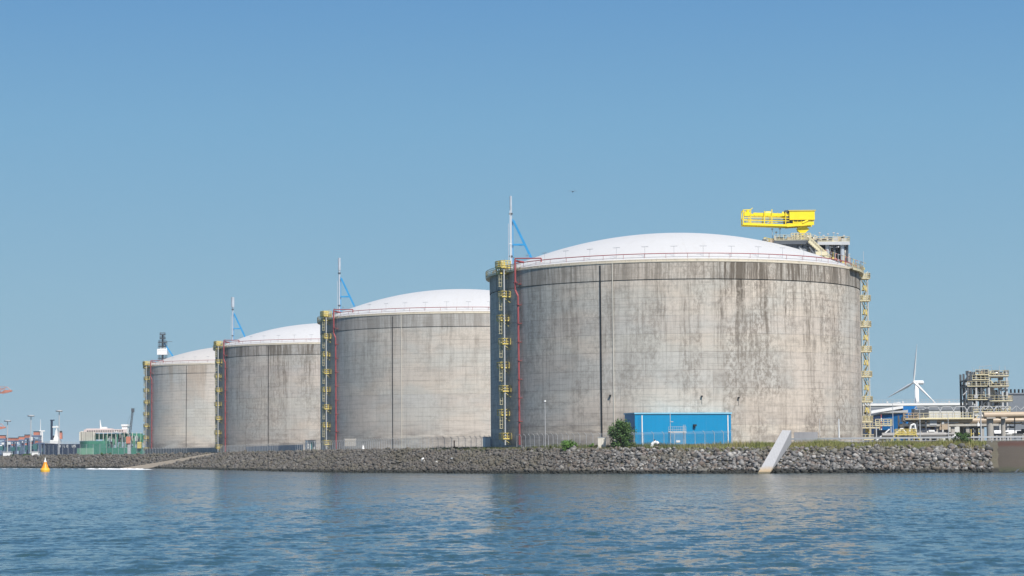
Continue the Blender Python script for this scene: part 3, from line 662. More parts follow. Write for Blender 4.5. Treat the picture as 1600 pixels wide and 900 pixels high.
for i in range(24):
    x0 = rs.uniform(1210, 1268); lim = 380 + (x0 - 1190) * .34; y0 = rs.uniform(373, lim); mb = MB(); p_ = L(x0, y0) + V(0, rs.uniform(-4, 4), 0)
    mb.bar(p_, p_ + V(rs.uniform(-3, 3), 0, rs.uniform(-.5, .8)), rs.choice((.1, .2, .3)), 6).bar(p_, p_ + V(0, 0, rs.uniform(-2, 2)), .15, 6).box(tuple(p_), (.6, .6, .8)); mb.build('valve', M[rs.choice(('steel', 'steel', 'galv', 'yellow', 'pipe'))], t)
mb = MB()
for px in (1207, 1213, 1219, 1226, 1243, 1274, 1281, 1287, 1294, 1303, 1309, 1319):
    mb = MB(); h_ = rs.uniform(1.6, 3.4); mb.bar(L(px, 384), L(px, 384) + V(0, 0, h_ + .6), .06, 4); mb.box(tuple(L(px, 384) + V(0, 0, h_ + .7)), (.5, .3, .25)); mb.build('lamp_pole', M['galv'], t)
mb = MB()
for px in (1196, 1201): mb.box(tuple(L(px, 383)), (1.6, 3, 1.6))
mb.rail([L(1192, 381) + V(0, -2.8, 0), L(1206, 384) + V(0, -2.8, 0)], 1.2, .12, .9, 3); mb.build('valve_box', M['yellow'], t)
for i in range(4):
    MB().beam(L(1212 + 16 * i, 389) + V(0, -5, 0), L(1226 + 16 * i, 399 + i * 3) + V(0, -5, 0), .2, .3).build('cross_brace', M['galv'], t)
mb = MB()
for i in range(5):
    p_ = L(1276 + 9 * i, 393 + (i % 2) * 5) + V(0, 3.5, 0); mb.box(tuple(p_), (1.8, 2.4, 1.6))
mb.build('pump_unit', M['steel'], t)

rs = random.Random(21)
for i in range(95):
    x0 = rs.uniform(1188, 1322); base_ = 380 if x0 < 1270 else 382; mb = MB(); p_ = L(x0, base_ - rs.uniform(0, 9 if x0 > 1205 else 3)) + V(0, rs.uniform(-5, 5), 0)
    if i % 3 == 0: mb.bar(p_, p_ - V(0, 0, rs.uniform(.6, 2.2)), rs.choice((.1, .16, .24)), 6)
    mb.box(tuple(p_), (rs.uniform(.3, 1.0), .8, rs.uniform(.3, .9))); mb.build('instrument', M[rs.choice(('steel', 'steel', 'galv', 'tanpipe', 'pale_yellow', 'pipe', 'black'))], t)
for i in range(30):
    x0 = rs.uniform(1276, 1322); mb = MB(); p_ = L(x0, rs.uniform(386, 408)) + V(0, rs.uniform(-4.5, 3), 0); mb.box(tuple(p_), (rs.uniform(.6, 1.8), 1.2, rs.uniform(.4, 1.6))).bar(p_ - V(1.2, 0, 0), p_ + V(1.2, 0, 0), .14, 6); mb.build('machine', M[rs.choice(('steel', 'steel', 'black', 'galv', 'pipe'))], t)
for i in range(18):
    x0 = 1276 + i * 3.9; y0 = 404 + max(0, i - 2) * 1.3; p_ = L(x0, y0) + V(0, -6.4, 0); MB().box(tuple(p_), (.5, .4, .5)).bar(p_, p_ + V(0, 0, 1.5), .06, 4).bar(p_ + V(0, 0, 1.4), p_ + V(.6, 0, 1.2), .06, 4).build('valve', M[('rust', 'yellow', 'orange', 'galv')[i % 4]], t)
# crane
Zc = 504.0
def K(px, py): return P(px, py, Zc) - c0
c0 = P(1253, 374, Zc); t = thing('jib_crane', 'bright yellow jib crane swung left on a pedestal above the pipework platform', 'crane', c0)
mb = MB(); mb.bar(K(1253, 386), K(1253, 362), .75, 12).bar(K(1253, 362), K(1253, 356), 1.15, 14).bar(K(1253, 356), K(1253, 352), .8, 14, 1.3); mb.prism([K(1253, 359) + V(-1.5, -1.25, 0), K(1253, 359) + V(0, -1.25, -1.4), K(1253, 359) + V(1.6, -1.25, 0), K(1253, 359) + V(0, -1.25, 1.4)], (0, .35, 0)); mb.build('pedestal', M['crane_yellow'], t)
mb = MB(); a, b = K(1232, 345), K(1271, 331); mb.box(((a.x + b.x) / 2, 0, (a.z + b.z) / 2), (b.x - a.x, 4.2, b.z - a.z)); mb.build('machinery_house', M['crane_yellow'], t)
mb = MB(); mb.box(((a.x + b.x) / 2, 0, b.z + .12), (b.x - a.x + .5, 4.5, .2)); mb.build('house_roof', M['yellow'], t)
mb = MB()
for s_ in (-1.5, 1.5): mb.beam(K(1176, 335.5) + V(0, s_, 0), K(1233, 337) + V(0, s_, 0), .3, .62)
mb.beam(K(1169, 336) + V(0, 0, 0), K(1233, 337.5), .9, .55); mb.bar(K(1196, 334.5), K(1204, 334.5), .62, 10).bar(K(1222, 336), K(1232, 336), .75, 10)
for i in range(9):
    p0, p1 = K(1172 + 7 * i, 335), K(1175.5 + 7 * i, 335); mb.bar(p0 + V(0, -1.5, .2), p1 + V(0, 1.5, .2), .07, 4)
mb.build('boom', M['crane_yellow'], t)
mb = MB()
for s_ in (-1.8, 1.8): mb.beam(K(1160, 351) + V(0, s_, 0), K(1228, 353.5) + V(0, s_, 0), .3, .5).beam(K(1228, 353.5) + V(0, s_, 0), K(1270, 350.5) + V(0, s_, 0), .3, .7)
for i in range(20): p0 = K(1163 + 5.3 * i, 352); mb.beam(p0 + V(0, -1.8, 0), p0 + V(0, 1.8, 0), .12, .1)
p0, p1 = K(1228, 352), K(1268, 350); mb.box(((p0.x + p1.x) / 2, 0, (p0.z + p1.z) / 2), (p1.x - p0.x, 3.8, .22)); mb.build('walkway', M['crane_yellow'], t)
mb = MB()
for s_ in (-1.85, 1.85):
    for px, yy in ((1160, 329), (1171.5, 328.5), (1193, 331), (1204.5, 328.5), (1226, 333), (1238, 346)): mb.bar(K(px, yy) + V(0, s_, 0), K(px, 352) + V(0, s_, 0), .12, 5)
    for yy in (341.5, 345.5): mb.bar(K(1160, yy) + V(0, s_, 0), K(1232, yy + 1) + V(0, s_, 0), .09, 5)
    mb.bar(K(1160, 329.5) + V(0, s_, 0), K(1171, 329) + V(0, s_, 0), .1, 5).bar(K(1252, 350) + V(0, s_, 0), K(1261, 345.5) + V(0, s_, 0), .3, 6)
    mb.rail([K(1238, 350) + V(0, s_, 0), K(1270, 349) + V(0, s_, 0)], .8, .06, 1)
for yy in (329.5, 341.5, 351): mb.bar(K(1160, yy) + V(0, -1.85, 0), K(1160, yy) + V(0, 1.85, 0), .1, 5)
mb.build('guard_rail', M['crane_yellow'], t)
MB().bar(K(1168, 328), K(1168, 338), .35, 8).box(tuple(K(1167, 335)), (1.3, 1.4, .9)).bar(K(1176, 325), K(1168, 331), .08, 4).build('sheave_head', M['crane_yellow'], t)
MB().box(tuple(K(1229.5, 341)), (1.2, 3.2, 3.4)).box(tuple(K(1247, 347.5)), (3.6, 3, .7)).build('winch', M['steel'], t)
# slender lightning pole left of the first mast
tag(MB().bar(tp(-64.5, 40.8, TH) + V(36.5, 490, 5.9), tp(-64.5, 40.8, TH + 13.6) + V(36.5, 490, 5.9), .065, 5).bar(tp(-64.5, 40.8, TH + 6.2) + V(36.5, 490, 5.9), tp(-64.5, 40.8, TH + 6.4) + V(36.5, 490, 5.9), .25, 5).build('lightning_rod', M['white']), 'thin pale rod left of the vent mast on the largest tank', 'lightning rod')

# ================================================================ BANK: BLUE BUILDING, FENCES, POLES
bl = sh(990, 19.5); bz = 5.3
t = thing('blue_building', 'flat roofed bright blue metal building in front of the largest tank', 'building', (bl.x, bl.y, bz), R(17))
bw, bd, bh = 21.0, 6.0, 6.5
def clad(name, c, per=.9, axis=0):
    k = NT(name); o = k.obj(); s_ = k.sep(o); g1 = k.math('ADD', s_[0], s_[1]); f_ = k.math('FRACT', k.math('DIVIDE', g1, per)); ln = k.ramp(k.math('ABSOLUTE', k.math('SUBTRACT', f_, .5)), .42, .5, 0, 1)
    n1 = k.noise(k.scl(o, (.3, .3, .08)), 1, 5, .6); cc = k.mix(n1, c4([x * .9 for x in c]), c4([min(1, x * 1.08) for x in c])); cc = k.mix(k.math('MULTIPLY', ln, .12), cc, c4([x * .4 for x in c]))
    n2 = k.noise(k.scl(o, (1.2, 1.2, .2)), 1, 5, .7); cc = k.mix(k.ramp(n2, .55, .8, 0, .22), cc, (.25, .28, .28, 1))
    k.bump(ln, .25, .03); return k.base(cc, .42)
M['bluec'] = clad('blue_cladding', (.002, .235, .47)); M['greyc'] = clad('grey_profile_cladding', (.19, .21, .24), 1.2); M['whitec'] = clad('white_profile_cladding', (.62, .61, .57), 1.5); M['bluec2'] = clad('royal_blue_cladding', (.008, .16, .45), 1.2)
MB().box((bw / 2, bd / 2, bh / 2 - .3), (bw, bd, bh + .6)).build('wall', M['bluec'], t)
mb = MB(); mb.box((bw / 2, bd / 2, bh + .16), (bw + .35, bd + .35, .3)); mb.build('roof_trim', paint('pale_blue_trim', (.22, .50, .66), .5), t)
for x in (1.5, bw - .75): MB().box((x, -.1, bh / 2), (.2, .16, bh - .5)).build('downpipe', M['white'], t)
MB().box((12.9, -.3, 4.2), (.6, .5, .4)).bar((12.9, -.1, 4.1), (12.9, -.4, 3.7), .1, 5).build('floodlight', M['black'], t)
MB().box((9.3, -.05, .95), (.85, .08, .45)).build('sign', M['white'], t)
mb = MB()
for x in (.9, 1.15, bw - .3): mb.box((x, -.05, 3), (.06, .08, 5.8))
mb.build('corner_trim', M['blue'], t)
# steel access stage before the building
p = sh(1045, 16.5); t = thing('steel_stage', 'small galvanised steel stage with legs and hand rail before the blue building', 'platform', (p.x, p.y, p.z), R(8))
MB().box((1.6, .8, 2.75), (3.4, 1.7, .14)).build('deck', M['galv'], t)
for x in (.05, 3.0): 
    for y in (.05, 1.5): MB().bar((x, y, 0), (x, y, 2.75 if x < 1 else 4.3), .06, 5).build('leg', M['galv'], t)
MB().rail([(0, 0, 2.8), (3.2, 0, 2.8)], 1.1, .03, .9).rail([(0, 1.6, 2.8), (3.2, 1.6, 2.8)], 1.1, .03, .9).build('railing', M['galv'], t)
mb = MB()
for i in range(16): mb.box((.1 + i * .2, -.05, 1.3), (.035, .035, 2.5))
mb.box((1.6, -.05, 2.5), (3.2, .05, .08)).box((1.6, -.05, .15), (3.2, .05, .08)); mb.build('barred_gate', M['galv'], t)
tag(MB().bar((p.x, p.y - .3, p.z), (p.x, p.y - .3, p.z + 6.6), .07, 6).box((p.x + .35, p.y - .4, p.z + 4.9), (.5, .25, .16)).build('lamp_post', M['galv']), 'thin pole with a small white lamp beside the steel stage', 'lamp post')
# gooseneck vent
p = sh(1021, 15.5); t = thing('vent_hood', 'curved white vent hood with a dark opening in front of the blue wall', 'vent', p)
mb = MB(); mb.path([(-.65, 0, -.2), (-.6, 0, .5), (-.25, 0, .95), (.25, 0, 1.0), (.62, 0, .7)], .33, 10); mb.build('hood', M['white'], t); MB().bar((.6, 0, .72), (.75, -.05, .55), .27, 10).build('opening', M['black'], t); MB().box((-.1, 0, 1.35), (.3, .3, .35)).build('fan_motor', M['black'], t)
# cabinets
def cabinet(name, label, p, d, m, cat, rz=0, extra=None):
    t = thing(name, label, cat, p, rz); MB().box((0, 0, d[2] / 2), d).build('body', m, t); MB().box((0, 0, d[2] + .06), (d[0] + .16, d[1] + .16, .12)).build('roof', M['galv'], t)
    MB().box((d[0] * .1, -d[1] / 2 - .03, d[2] * .5), (d[0] * .35, .05, d[2] * .75)).build('door', extra or M['cream'], t); return t
cabinet('utility_cabinet', 'cream cabinet between the small shrubs left of the blue building', sh(938, 15), (1.6, 1.0, 2.1), M['cream'], 'cabinet')
cabinet('white_container', 'blue and white container hut at the foot of the gap between the two nearest tanks', sh(764, 19, .1), (2.8, 2.2, 2.3), M['white'], 'hut', R(15), paint('slate_blue_paint', (.05, .09, .15), .5))
cabinet('site_hut', 'small white hut with a teal door behind the fence by the second nearest tank', sh(484, 20, .1), (2.6, 2.0, 3.2), M['white'], 'hut', R(20), paint('teal_paint', (.03, .15, .16), .5))
t = thing('notice_board', 'pale notice board on legs behind the fence at the second nearest tank', 'sign', sh(546, 19), R(12)); MB().box((0, 0, 2.3), (3.0, .12, 2.0)).build('panel', M['conc'], t)
for x in (-1.5, 1.5): MB().bar((x, .1, 0), (x, .1, 3.4), .07, 5).build('leg', M['galv'], t)
tag(MB().lathe([(.02, 1.6), (.25, .9), (.5, 0), (.02, 0)], 10, tuple(sh(566, 15.5))).build('marker_cone', M['white']), 'small pale marker cone by the fence at the second nearest tank', 'marker')
tag(MB().box(tuple(sh(708, 15.5, 1.0)), (.25, .25, 2.2)).box(tuple(sh(710, 15.5, .4)), (1.2, .4, .5)).build('hydrant', M['rust']), 'rusty brown hydrant post standing in the weeds before the second nearest tank', 'hydrant')
tag(MB().box(tuple(sh(790, 21, 1.5)), (5.0, .14, .22)).box(tuple(sh(774, 21, .8)), (.12, .12, 1.5)).box(tuple(sh(806, 21, .8)), (.12, .12, 1.5)).build('barrier', M['red']), 'red horizontal barrier pipe behind the fence below the shaded ladder tower', 'barrier')

# fences: posts with cranked tops, wires, woven mesh
def mesh_mat():
    k = NT('chain_link_mesh'); tr = k.n('ShaderNodeBsdfTransparent'); mx = k.n('ShaderNodeMixShader'); o = k.sep(k.obj())
    g1 = k.math('FRACT', k.math('MULTIPLY', k.math('ADD', o[0], o[2]), 7)); g2 = k.math('FRACT', k.math('MULTIPLY', k.math('SUBTRACT', o[0], o[2]), 7))
    f_ = k.math('MAXIMUM', k.math('LESS_THAN', g1, .10), k.math('LESS_THAN', g2, .10)); k.base((.40, .41, .42, 1), .5, .3)
    k.put(mx, 0, f_); k.t.links.new(tr.outputs[0], mx.inputs[1]); k.t.links.new(k.b.outputs[0], mx.inputs[2]); k.t.links.new(mx.outputs[0], k.out.inputs[0]); return k.m
M['mesh'] = mesh_mat()
def fence(label, xa, xb, d, n, h=2.5, crank=True, wires=3, r=.05):
    a0, a1 = arc_at(x0_for(xa, d)), arc_at(x0_for(xb, d)); base = sh(xa, d); t = thing('chain_link_fence', label, 'fence', base); pts = []
    for i in range(n):
        a = a0 + (a1 - a0) * i / (n - 1); X0 = float(np.interp(a, ARC, SL[:, 0])); q_ = inl(X0, d) - base; pts.append(q_)
        mb = MB().bar(q_ - V(0, 0, .2), q_ + V(0, 0, h), r, 5)
        if crank: mb.bar(q_ + V(0, 0, h), q_ + V(-.42, -.3, h + .5), r, 5)
        mb.build('post', M['galv'], t)
    mb = MB()
    for k_ in range(wires):
        for p0, p1 in zip(pts[:-1], pts[1:]): mb.bar(p0 + V(-.14 * k_, -.1 * k_, h + .16 * k_), p1 + V(-.14 * k_, -.1 * k_, h + .16 * k_), .018, 3, cap=False)
    mb.build('wire', M['galv'], t); mb = MB()
    for p0, p1 in zip(pts[:-1], pts[1:]): mb.add([p0 + V(0, .02, .05), p1 + V(0, .02, .05), p1 + V(0, .02, h), p0 + V(0, .02, h)], [(0, 1, 2, 3)])
    mb.build('mesh', M['mesh'], t); return t
fence('chain link fence with cranked posts from the blue building to the second nearest tank', 1142, 500, 16.5, 96)
fence('long chain link fence with cranked posts before the two farther tanks', 500, 222, 17, 98, 2.5, True, 2, .06)
def panel_wall(name, label, m, x0, x1, d, h, n, th=.15, cat='wall', foot=0.):
    x0, x1 = x0_for(x0, d), x0_for(x1, d); base = inl(x0, d); t = thing(name, label, cat, base)
    for i in range(n):
        a, b = x0 + (x1 - x0) * i / n, x0 + (x1 - x0) * (i + 1) / n; p0, p1 = inl(a, d) - base, inl(b, d) - base; p1 = p0.lerp(p1, .985)
        MB().prism([p0 + V(0, 0, foot - .3), p1 + V(0, 0, foot - .3), p1 + V(0, 0, h), p0 + V(0, 0, h)], (0, th, 0)).build('panel', m, t)
    return t
M['palescreen'] = paint('pale_screen_panel', (.46, .44, .44), .6, var=.1)
M['lilac'] = paint('pale_lilac_panel', (.34, .34, .38), .6, var=.1)
panel_wall('screen_wall', 'pale grey screen wall at the foot of the dark streaked tank', M['lilac'], 472, 342, 24, 2.2, 14)
panel_wall('screen_wall', 'short pale screen wall right of the concrete chute', M['palescreen'], 1238, 1275, 19.5, 2.2, 5)
panel_wall('concrete_barrier', 'low brown-grey concrete wall at the foot of the farthest tank', M['conc'], 338, 226, 25, 2.2, 16)
fence('row of tall pale posts along the left bank in front of the two ships', 224, 60, 14, 20, 5.0, False, 1, .07)
# low pale guard rail along the right crest
base = sh(1224, 19); t = thing('guard_rail', 'long low pale guard rail along the grassy crest on the right', 'guard rail', base); pts = [inl(x, 19) - base for x in np.linspace(x0_for(1224, 19), 118, 60)]; mb = MB()
for p0, p1 in zip(pts[:-1], pts[1:]): mb.beam(p0 + V(0, 0, .95), p1 + V(0, 0, .95), .08, .32); mb.beam(p0 + V(0, 0, .4), p1 + V(0, 0, .4), .06, .1)
mb.build('rail', M['galv'], t)
for p0 in pts[::2]: MB().box((p0.x, p0.y + .12, p0.z + .45), (.12, .12, 1.1)).build('post', M['galv'], t)
# concrete chute wall climbing the bank
Za, Zb = 393.5, 409
poly = [P(1183, 741, Za), P(1202, 741, Za + .8), P(1236, 693, Zb), P(1236, 672.5, Zb), P(1222.5, 672, Zb - 1)]
def chute_mat():
    k = NT('chute_sheet'); o = k.pos(); s_ = k.sep(o); f_ = k.math('FRACT', k.math('MULTIPLY', s_[0], 1.9)); ln = k.ramp(k.math('ABSOLUTE', k.math('SUBTRACT', f_, .5)), .35, .5, 0, .3); n1 = k.noise(k.scl(o, (2, 2, .3)), 1, 5, .6)
    cc = k.mix(n1, (.28, .285, .30, 1), (.38, .385, .40, 1)); cc = k.mix(ln, cc, (.25, .25, .25, 1)); cc = k.mix(k.ramp(k.math('ADD', s_[2], n1), .9, 2.1, .8, 0), cc, (.36, .25, .12, 1)); cc = k.mix(k.ramp(s_[2], .15, .5, .9, 0), cc, (.05, .05, .03, 1)); k.bump(ln, .4, .05); return k.base(cc, .75)
tag(MB().prism(poly, (.15, .6, 0)).build('chute_wall', chute_mat()), 'pale slanting concrete chute wall climbing the stone bank right of the blue building', 'wall')

def pole(label, px, Z, top, head=None, r=.09, m='galv', name='lamp_post', cat='lamp post', group=None):
    b = sh(px, Z) if Z < 100 else onground(px, Z, 0); p1 = P(px, top, b.y); h = p1.z - b.z; t = thing(name, label, cat, b, 0, group)
    MB().bar((0, 0, -.2), (0, 0, h), r * 1.3, 6, r * .8).build('pole', M[m], t)
    if head == 'cam': MB().bar((0, 0, h), (0, 0, h + .35), .22, 8).build('camera_head', M['white'], t)
    elif head == 'arm': MB().bar((0, 0, h), (.9, -.2, h + .12), .05, 5).box((1.1, -.2, h + .1), (.7, .3, .14)).build('lamp_head', M['white'], t)
    elif head == 'twin': MB().bar((-.6, 0, h), (.6, 0, h), .05, 5).box((-.6, -.1, h + .02), (.5, .3, .16)).box((.6, -.1, h + .02), (.5, .3, .16)).build('lamp_head', M['galv'], t)
    elif head == 'ring': MB().lathe([(1.7, 0), (1.9, .3), (1.9, .7), (.3, .9), (.3, .1)], 14, (0, 0, h - .3)).build('lamp_ring', M['galv'], t)
    return t
pole('slim pole with a white camera head in front of the largest tank wall', 850, 17, 628, 'cam', .07)
pole('white lamp post before the right foot of the largest tank', 1308, 20, 655, None, .13, 'white')
pole('thin lamp post before the blue and white warehouse', 1392.5, 20, 630, 'arm', .07)
pole('thin lamp post at the left end of the pipe rack', 1434.5, 20, 640, 'twin', .07)
pole('slim grey post before the middle of the pipe rack', 1478.5, 20, 648, None, .07)
pole('bright slim pole at the left foot of the process tower', 1529.5, 20, 634, None, .12)
pole('thin grey pole before the left side of the largest tank foot', 1278, 20, 655, None, .04)

# shrubs
shrub('shrub', 'tall dense green shrub at the left corner of the blue building', sh(969, 16, -.3), 3.1, 2.2, 6.2, 6500, .20, M['leaf'], 12)
shrub('shrub', 'small round dark green shrub on the crest below the process tower', sh(1500, 15.5, -.2), 1.75, 1.5, 2.7, 2400, .16, M['leaf'], 6)
shrub('shrub', 'bright green shrub sprawling over the stones left of the cream cabinet', sh(886, 12.5, -.3), 2.6, 1.6, 2.3, 2400, .17, M['leaf2'], 8)
shrub('shrub', 'low weedy shrub just left of the bright green one', sh(864, 13.5, -.3), 2.4, 1.2, 1.1, 900, .14, M['grass2'], 5)
shrub('shrub', 'small green shrub touching the cream cabinet on its left', sh(925, 14.5, -.2), 1.1, .9, 1.5, 700, .14, M['leaf2'], 4)
shrub('shrub', 'low shrub with pale leaves at the foot of the tall dense one', sh(991, 14, -.3), 1.5, 1.0, 1.3, 900, .13, M['grass2'], 4)
for px, Z, lab in ((27, 1045, 'low dark bush at the far left end of the bank'), (42, 1030, 'wider low dark bush on the bank left of the buoy'), (166, 880, 'dark bush on the bank below the green ship'), (356, 660, 'tiny dark bush on the crest by the screen wall')):
    shrub('shrub', lab, sh(px, 13.5, -.3), 3.4 if px < 200 else 1.8, 1.6, 1.7 if px < 200 else 1.0, 500, .35 if px < 200 else .2, M['leaf'], 3)
# white stones and driftwood on the riprap
def stone(label, px, py, r, m, sq=(1, 1, .8)):
    lo, hi = 380., 1100.
    for _ in range(40):
        mid = (lo + hi) / 2; q_ = P(px, py, mid)
        if q_.z > (gz(q_.x, q_.y) if shore_d(q_.x, q_.y) > 0 else -9): lo = mid
        else: hi = mid
    q_ = P(px, py, lo); v_, f_ = icosa(); rs = np.random.default_rng(int(px)); v_ = v_ * (1 + rs.uniform(-.3, .25, (12, 1))) * np.array(sq) * r + np.array([q_.x, q_.y - .3, q_.z + r * .3])
    return tag(npmesh('boulder', v_, f_, m), label, 'boulder')
M['chalk'] = paint('chalky_stone', (.72, .72, .70), .8, dirtf=.1)
stone('bright white upright boulder, the largest white one on the stone bank', 661.5, 721, .62, M['chalk'], (.7, .6, 1.25))
stone('small round white boulder right of the upright white one', 682, 724, .5, M['chalk'])
stone('flat white boulder farthest right of the white ones on the bank', 709, 718, .55, M['chalk'], (1.4, .8, .5))

# ================================================================ RIGHT: WAREHOUSES, PIPE RACK, PROCESS TOWER, TURBINE
GZ = 5.9
M['dullpipe'] = paint('dull_grey_pipe', (.25, .24, .23), .5)
def Q(px, py, Z, base): return P(px, py, Z) - base
# long white warehouse with a railed roof
Zw = 720.0; a, b = P(1350, 690, Zw), P(1522, 690, Zw); hz = P(1435, 633, Zw).z - GZ; L_ = b.x - a.x
t = thing('white_warehouse', 'long white warehouse with a thin railing along its flat roof behind the pipe rack', 'building', (a.x, Zw, GZ))
MB().box((L_ / 2, 15, hz / 2), (L_, 30, hz)).build('wall', M['whitec'], t)
MB().box((L_ / 2, 15, hz + .2), (L_ + .8, 30.8, .6)).build('roof_edge', M['white'], t)
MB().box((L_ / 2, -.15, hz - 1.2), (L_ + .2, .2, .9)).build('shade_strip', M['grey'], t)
mb = MB(); mb.rail([(0, .1, hz + .5), (L_, .1, hz + .5)], 1.3, .05, 1.3, 2); mb.build('roof_railing', M['galv'], t)
mb = MB()
for i in range(7): mb.box((3 + i * 5.1, .6, hz + .8), (.5, .5, 1.0))
mb.build('roof_vent', M['white'], t)
MB().box((L_ * .46, -.3, hz * .3), (L_ * .5, .3, hz * .5)).build('loading_bay', M['navy'], t)
# blue hall with a sloping white eave
Zb = 560.0; a = P(1366, 690, Zb); sc = Zb / FPX
t = thing('blue_hall', 'royal blue hall with a white sloping eave right of the largest tank', 'building', (a.x, Zb, GZ), R(0))
h1, h2 = P(1380, 649, Zb).z - GZ, P(1412, 645.5, Zb).z - GZ; wl = 47 * sc
MB().prism([(12 * sc, 0, 0), (wl, -4, 0), (wl, -4, h2), (12 * sc, 0, h1)], (0, 22, 0)).build('wall', M['bluec2'], t)
MB().prism([(-3 * sc, 6, 0), (12 * sc, .05, 0), (12 * sc, .05, h1 - .05), (-3 * sc, 6, h1 - .4)], (0, 14, 0)).build('side_wall', M['bluec2'], t)
MB().prism([(-3.5 * sc, 5.6, h1 - .3), (12 * sc, -.4, h1 + .05), (wl + .3, -4.4, h2 + .05), (wl + .3, -4.4, h2 + .75), (12 * sc, -.4, h1 + .75), (-3.5 * sc, 5.6, h1 + .4)], (0, 24, 0)).build('eave', M['white'], t)
t2 = P(1412, 690, Zb + 25); s2 = (Zb + 25) / FPX
tb = thing('blue_block', 'taller royal blue block rising behind the white sloping eave', 'building', (t2.x - 46 * s2, Zb + 25, GZ))
hb = P(1430, 634.5, Zb + 25).z - GZ
MB().box((57 * s2, 6, hb / 2), (22 * s2, 12, hb)).build('wall', M['bluec2'], tb)
MB().box((21 * s2, 6.2, (hb - 1.2) / 2), (50 * s2, 11, hb - 1.4)).build('rear_wall', M['navy'], tb)
MB().prism([(-4 * s2, -.3, hb - 1.9), (46 * s2, -.3, hb - .6), (46 * s2, -.3, hb + .1), (-4 * s2, -.3, hb - 1.2)], (0, 12, 0)).build('roof_edge', M['white'], tb)
# grey building far right
Zg = 640.0; a, b = P(1578, 690, Zg), P(1680, 690, Zg); hg = P(1590, 616, Zg).z - GZ
t = thing('grey_building', 'large grey building with dark roof vents at the right edge behind the process tower', 'building', (a.x, Zg, GZ))
MB().box(((b.x - a.x) / 2, 12, hg / 2), (b.x - a.x, 24, hg)).build('wall', M['greyc'], t)
MB().box(((b.x - a.x) / 2, 12, hg + .2), (b.x - a.x + .5, 24.5, .4)).build('roof_edge', M['grey'], t)
for i in range(9): MB().bar((.8 + i * 1.15, .6, hg + .3), (.8 + i * 1.15, .6, hg + 1.5), .28, 7).build('roof_vent', M['black'], t)
# three shiny drums low at the right edge
for k_, (px, wd, lab) in enumerate(((1562, 9, 'left one of the two long white horizontal drums under the brown pipe'), (1588, 30, 'right one of the two long white horizontal drums under the brown pipe'))):
    c_ = P(px, 677, 455); t = thing('drum', lab, 'drum', (c_.x, 455, GZ), 0, 'white drums under the brown pipe'); w_ = (9 if k_ == 0 else 16) * 455 / FPX; zc = c_.z - GZ
    MB().bar((-w_, 0, zc), (w_, 0, zc), .62, 14).build('shell', M['white'], t)
    for x in (-w_ * .6, w_ * .6): MB().box((x, 0, zc / 2 - .2), (.35, .9, zc)).build('saddle', M['conc'], t)

# pipe rack
Zr = 470.0; a = P(1410, 690, Zr); sr = Zr / FPX
t = thing('pipe_rack', 'long beige pipe rack on concrete legs carrying pipes and walkways behind the guard rail', 'pipe rack', (a.x, Zr, GZ))
def X(px): return (P(px, 690, Zr).x - a.x)
def Zt(py, px=1480): return P(px, py, Zr).z - GZ
for px in (1438, 1466, 1489, 1512, 1535):
    for y in (0, 6): MB().box((X(px), y, Zt(660) / 2), (.75, .75, Zt(660))).build('leg', M['conc'], t)
zt = Zt(663)
for k_, (y, zz, r_, m_) in enumerate(((-.3, .2, .55, 'tanpipe'), (1.3, .1, .4, 'pipe'), (2.6, .1, .45, 'galv'), (4, .1, .35, 'pipe'), (5.3, .2, .5, 'tanpipe'), (6.2, 0, .3, 'steel'))):
    MB().bar((X(1428), y, zt + zz + r_), (X(1612), y, zt + zz + r_), r_, 10).build('pipe', M[m_], t)
MB().box(((X(1412) + X(1560)) / 2, 3, zt - .2), (X(1560) - X(1412), 7.6, .45)).build('frame', M['pipe'], t)
mb = MB(); mb.rail([(X(1413), -1.2, zt + 1.2), (X(1520), -1.2, zt + 1.2)], 1.2, .06, 1.4, 2); mb.build('railing', M['pale_yellow'], t)
MB().box(((X(1413) + X(1520)) / 2, -1.0, zt + 1.15), (X(1520) - X(1413), 1.1, .16)).build('walkway', M['pale_yellow'], t)
rs = random.Random(11)
for i in range(7):
    px = 1440 + 21 * i; mb = MB(); z0 = zt + 1.2; h_ = 2.6; mb.beam((X(px), 1, z0), (X(px), 1, z0 + 1.6), .14, .14)
    mb.path([(X(px) - 1.7, 1, z0 + 1.3), (X(px) - .9, 1, z0 + h_), (X(px) + .9, 1, z0 + h_), (X(px) + 1.7, 1, z0 + 1.3), (X(px) + 1.7, 1, z0)], .10, 5).path([(X(px) - 1.7, 1, z0), (X(px) - 1.7, 1, z0 + 1.3)], .1, 5); mb.build('expansion_loop', M['galv'], t)
for i in range(44):
    x0 = X(rs.uniform(1412, 1545)); y0 = rs.uniform(-1, 6); z0 = rs.uniform(Zt(685), zt + 1.0); mb = MB(); w_ = rs.choice('xxz'); l_ = rs.uniform(1, 4)
    mb.bar((x0, y0, z0), (x0 + (l_ if w_ == 'x' else 0), y0, z0 + (0 if w_ == 'x' else l_ * .6)), rs.choice((.1, .16, .25, .34)), 7).box((x0, y0, z0), (.5, .5, .6))
    if rs.random() < .5: mb.box((x0 + 1, y0, z0 + .3), (rs.uniform(.5, 1.6), .8, rs.uniform(.4, 1.2)))
    mb.build('branch_pipe', M[rs.choice(('galv', 'steel', 'pipe', 'white', 'tanpipe', 'steel', 'rust'))], t)
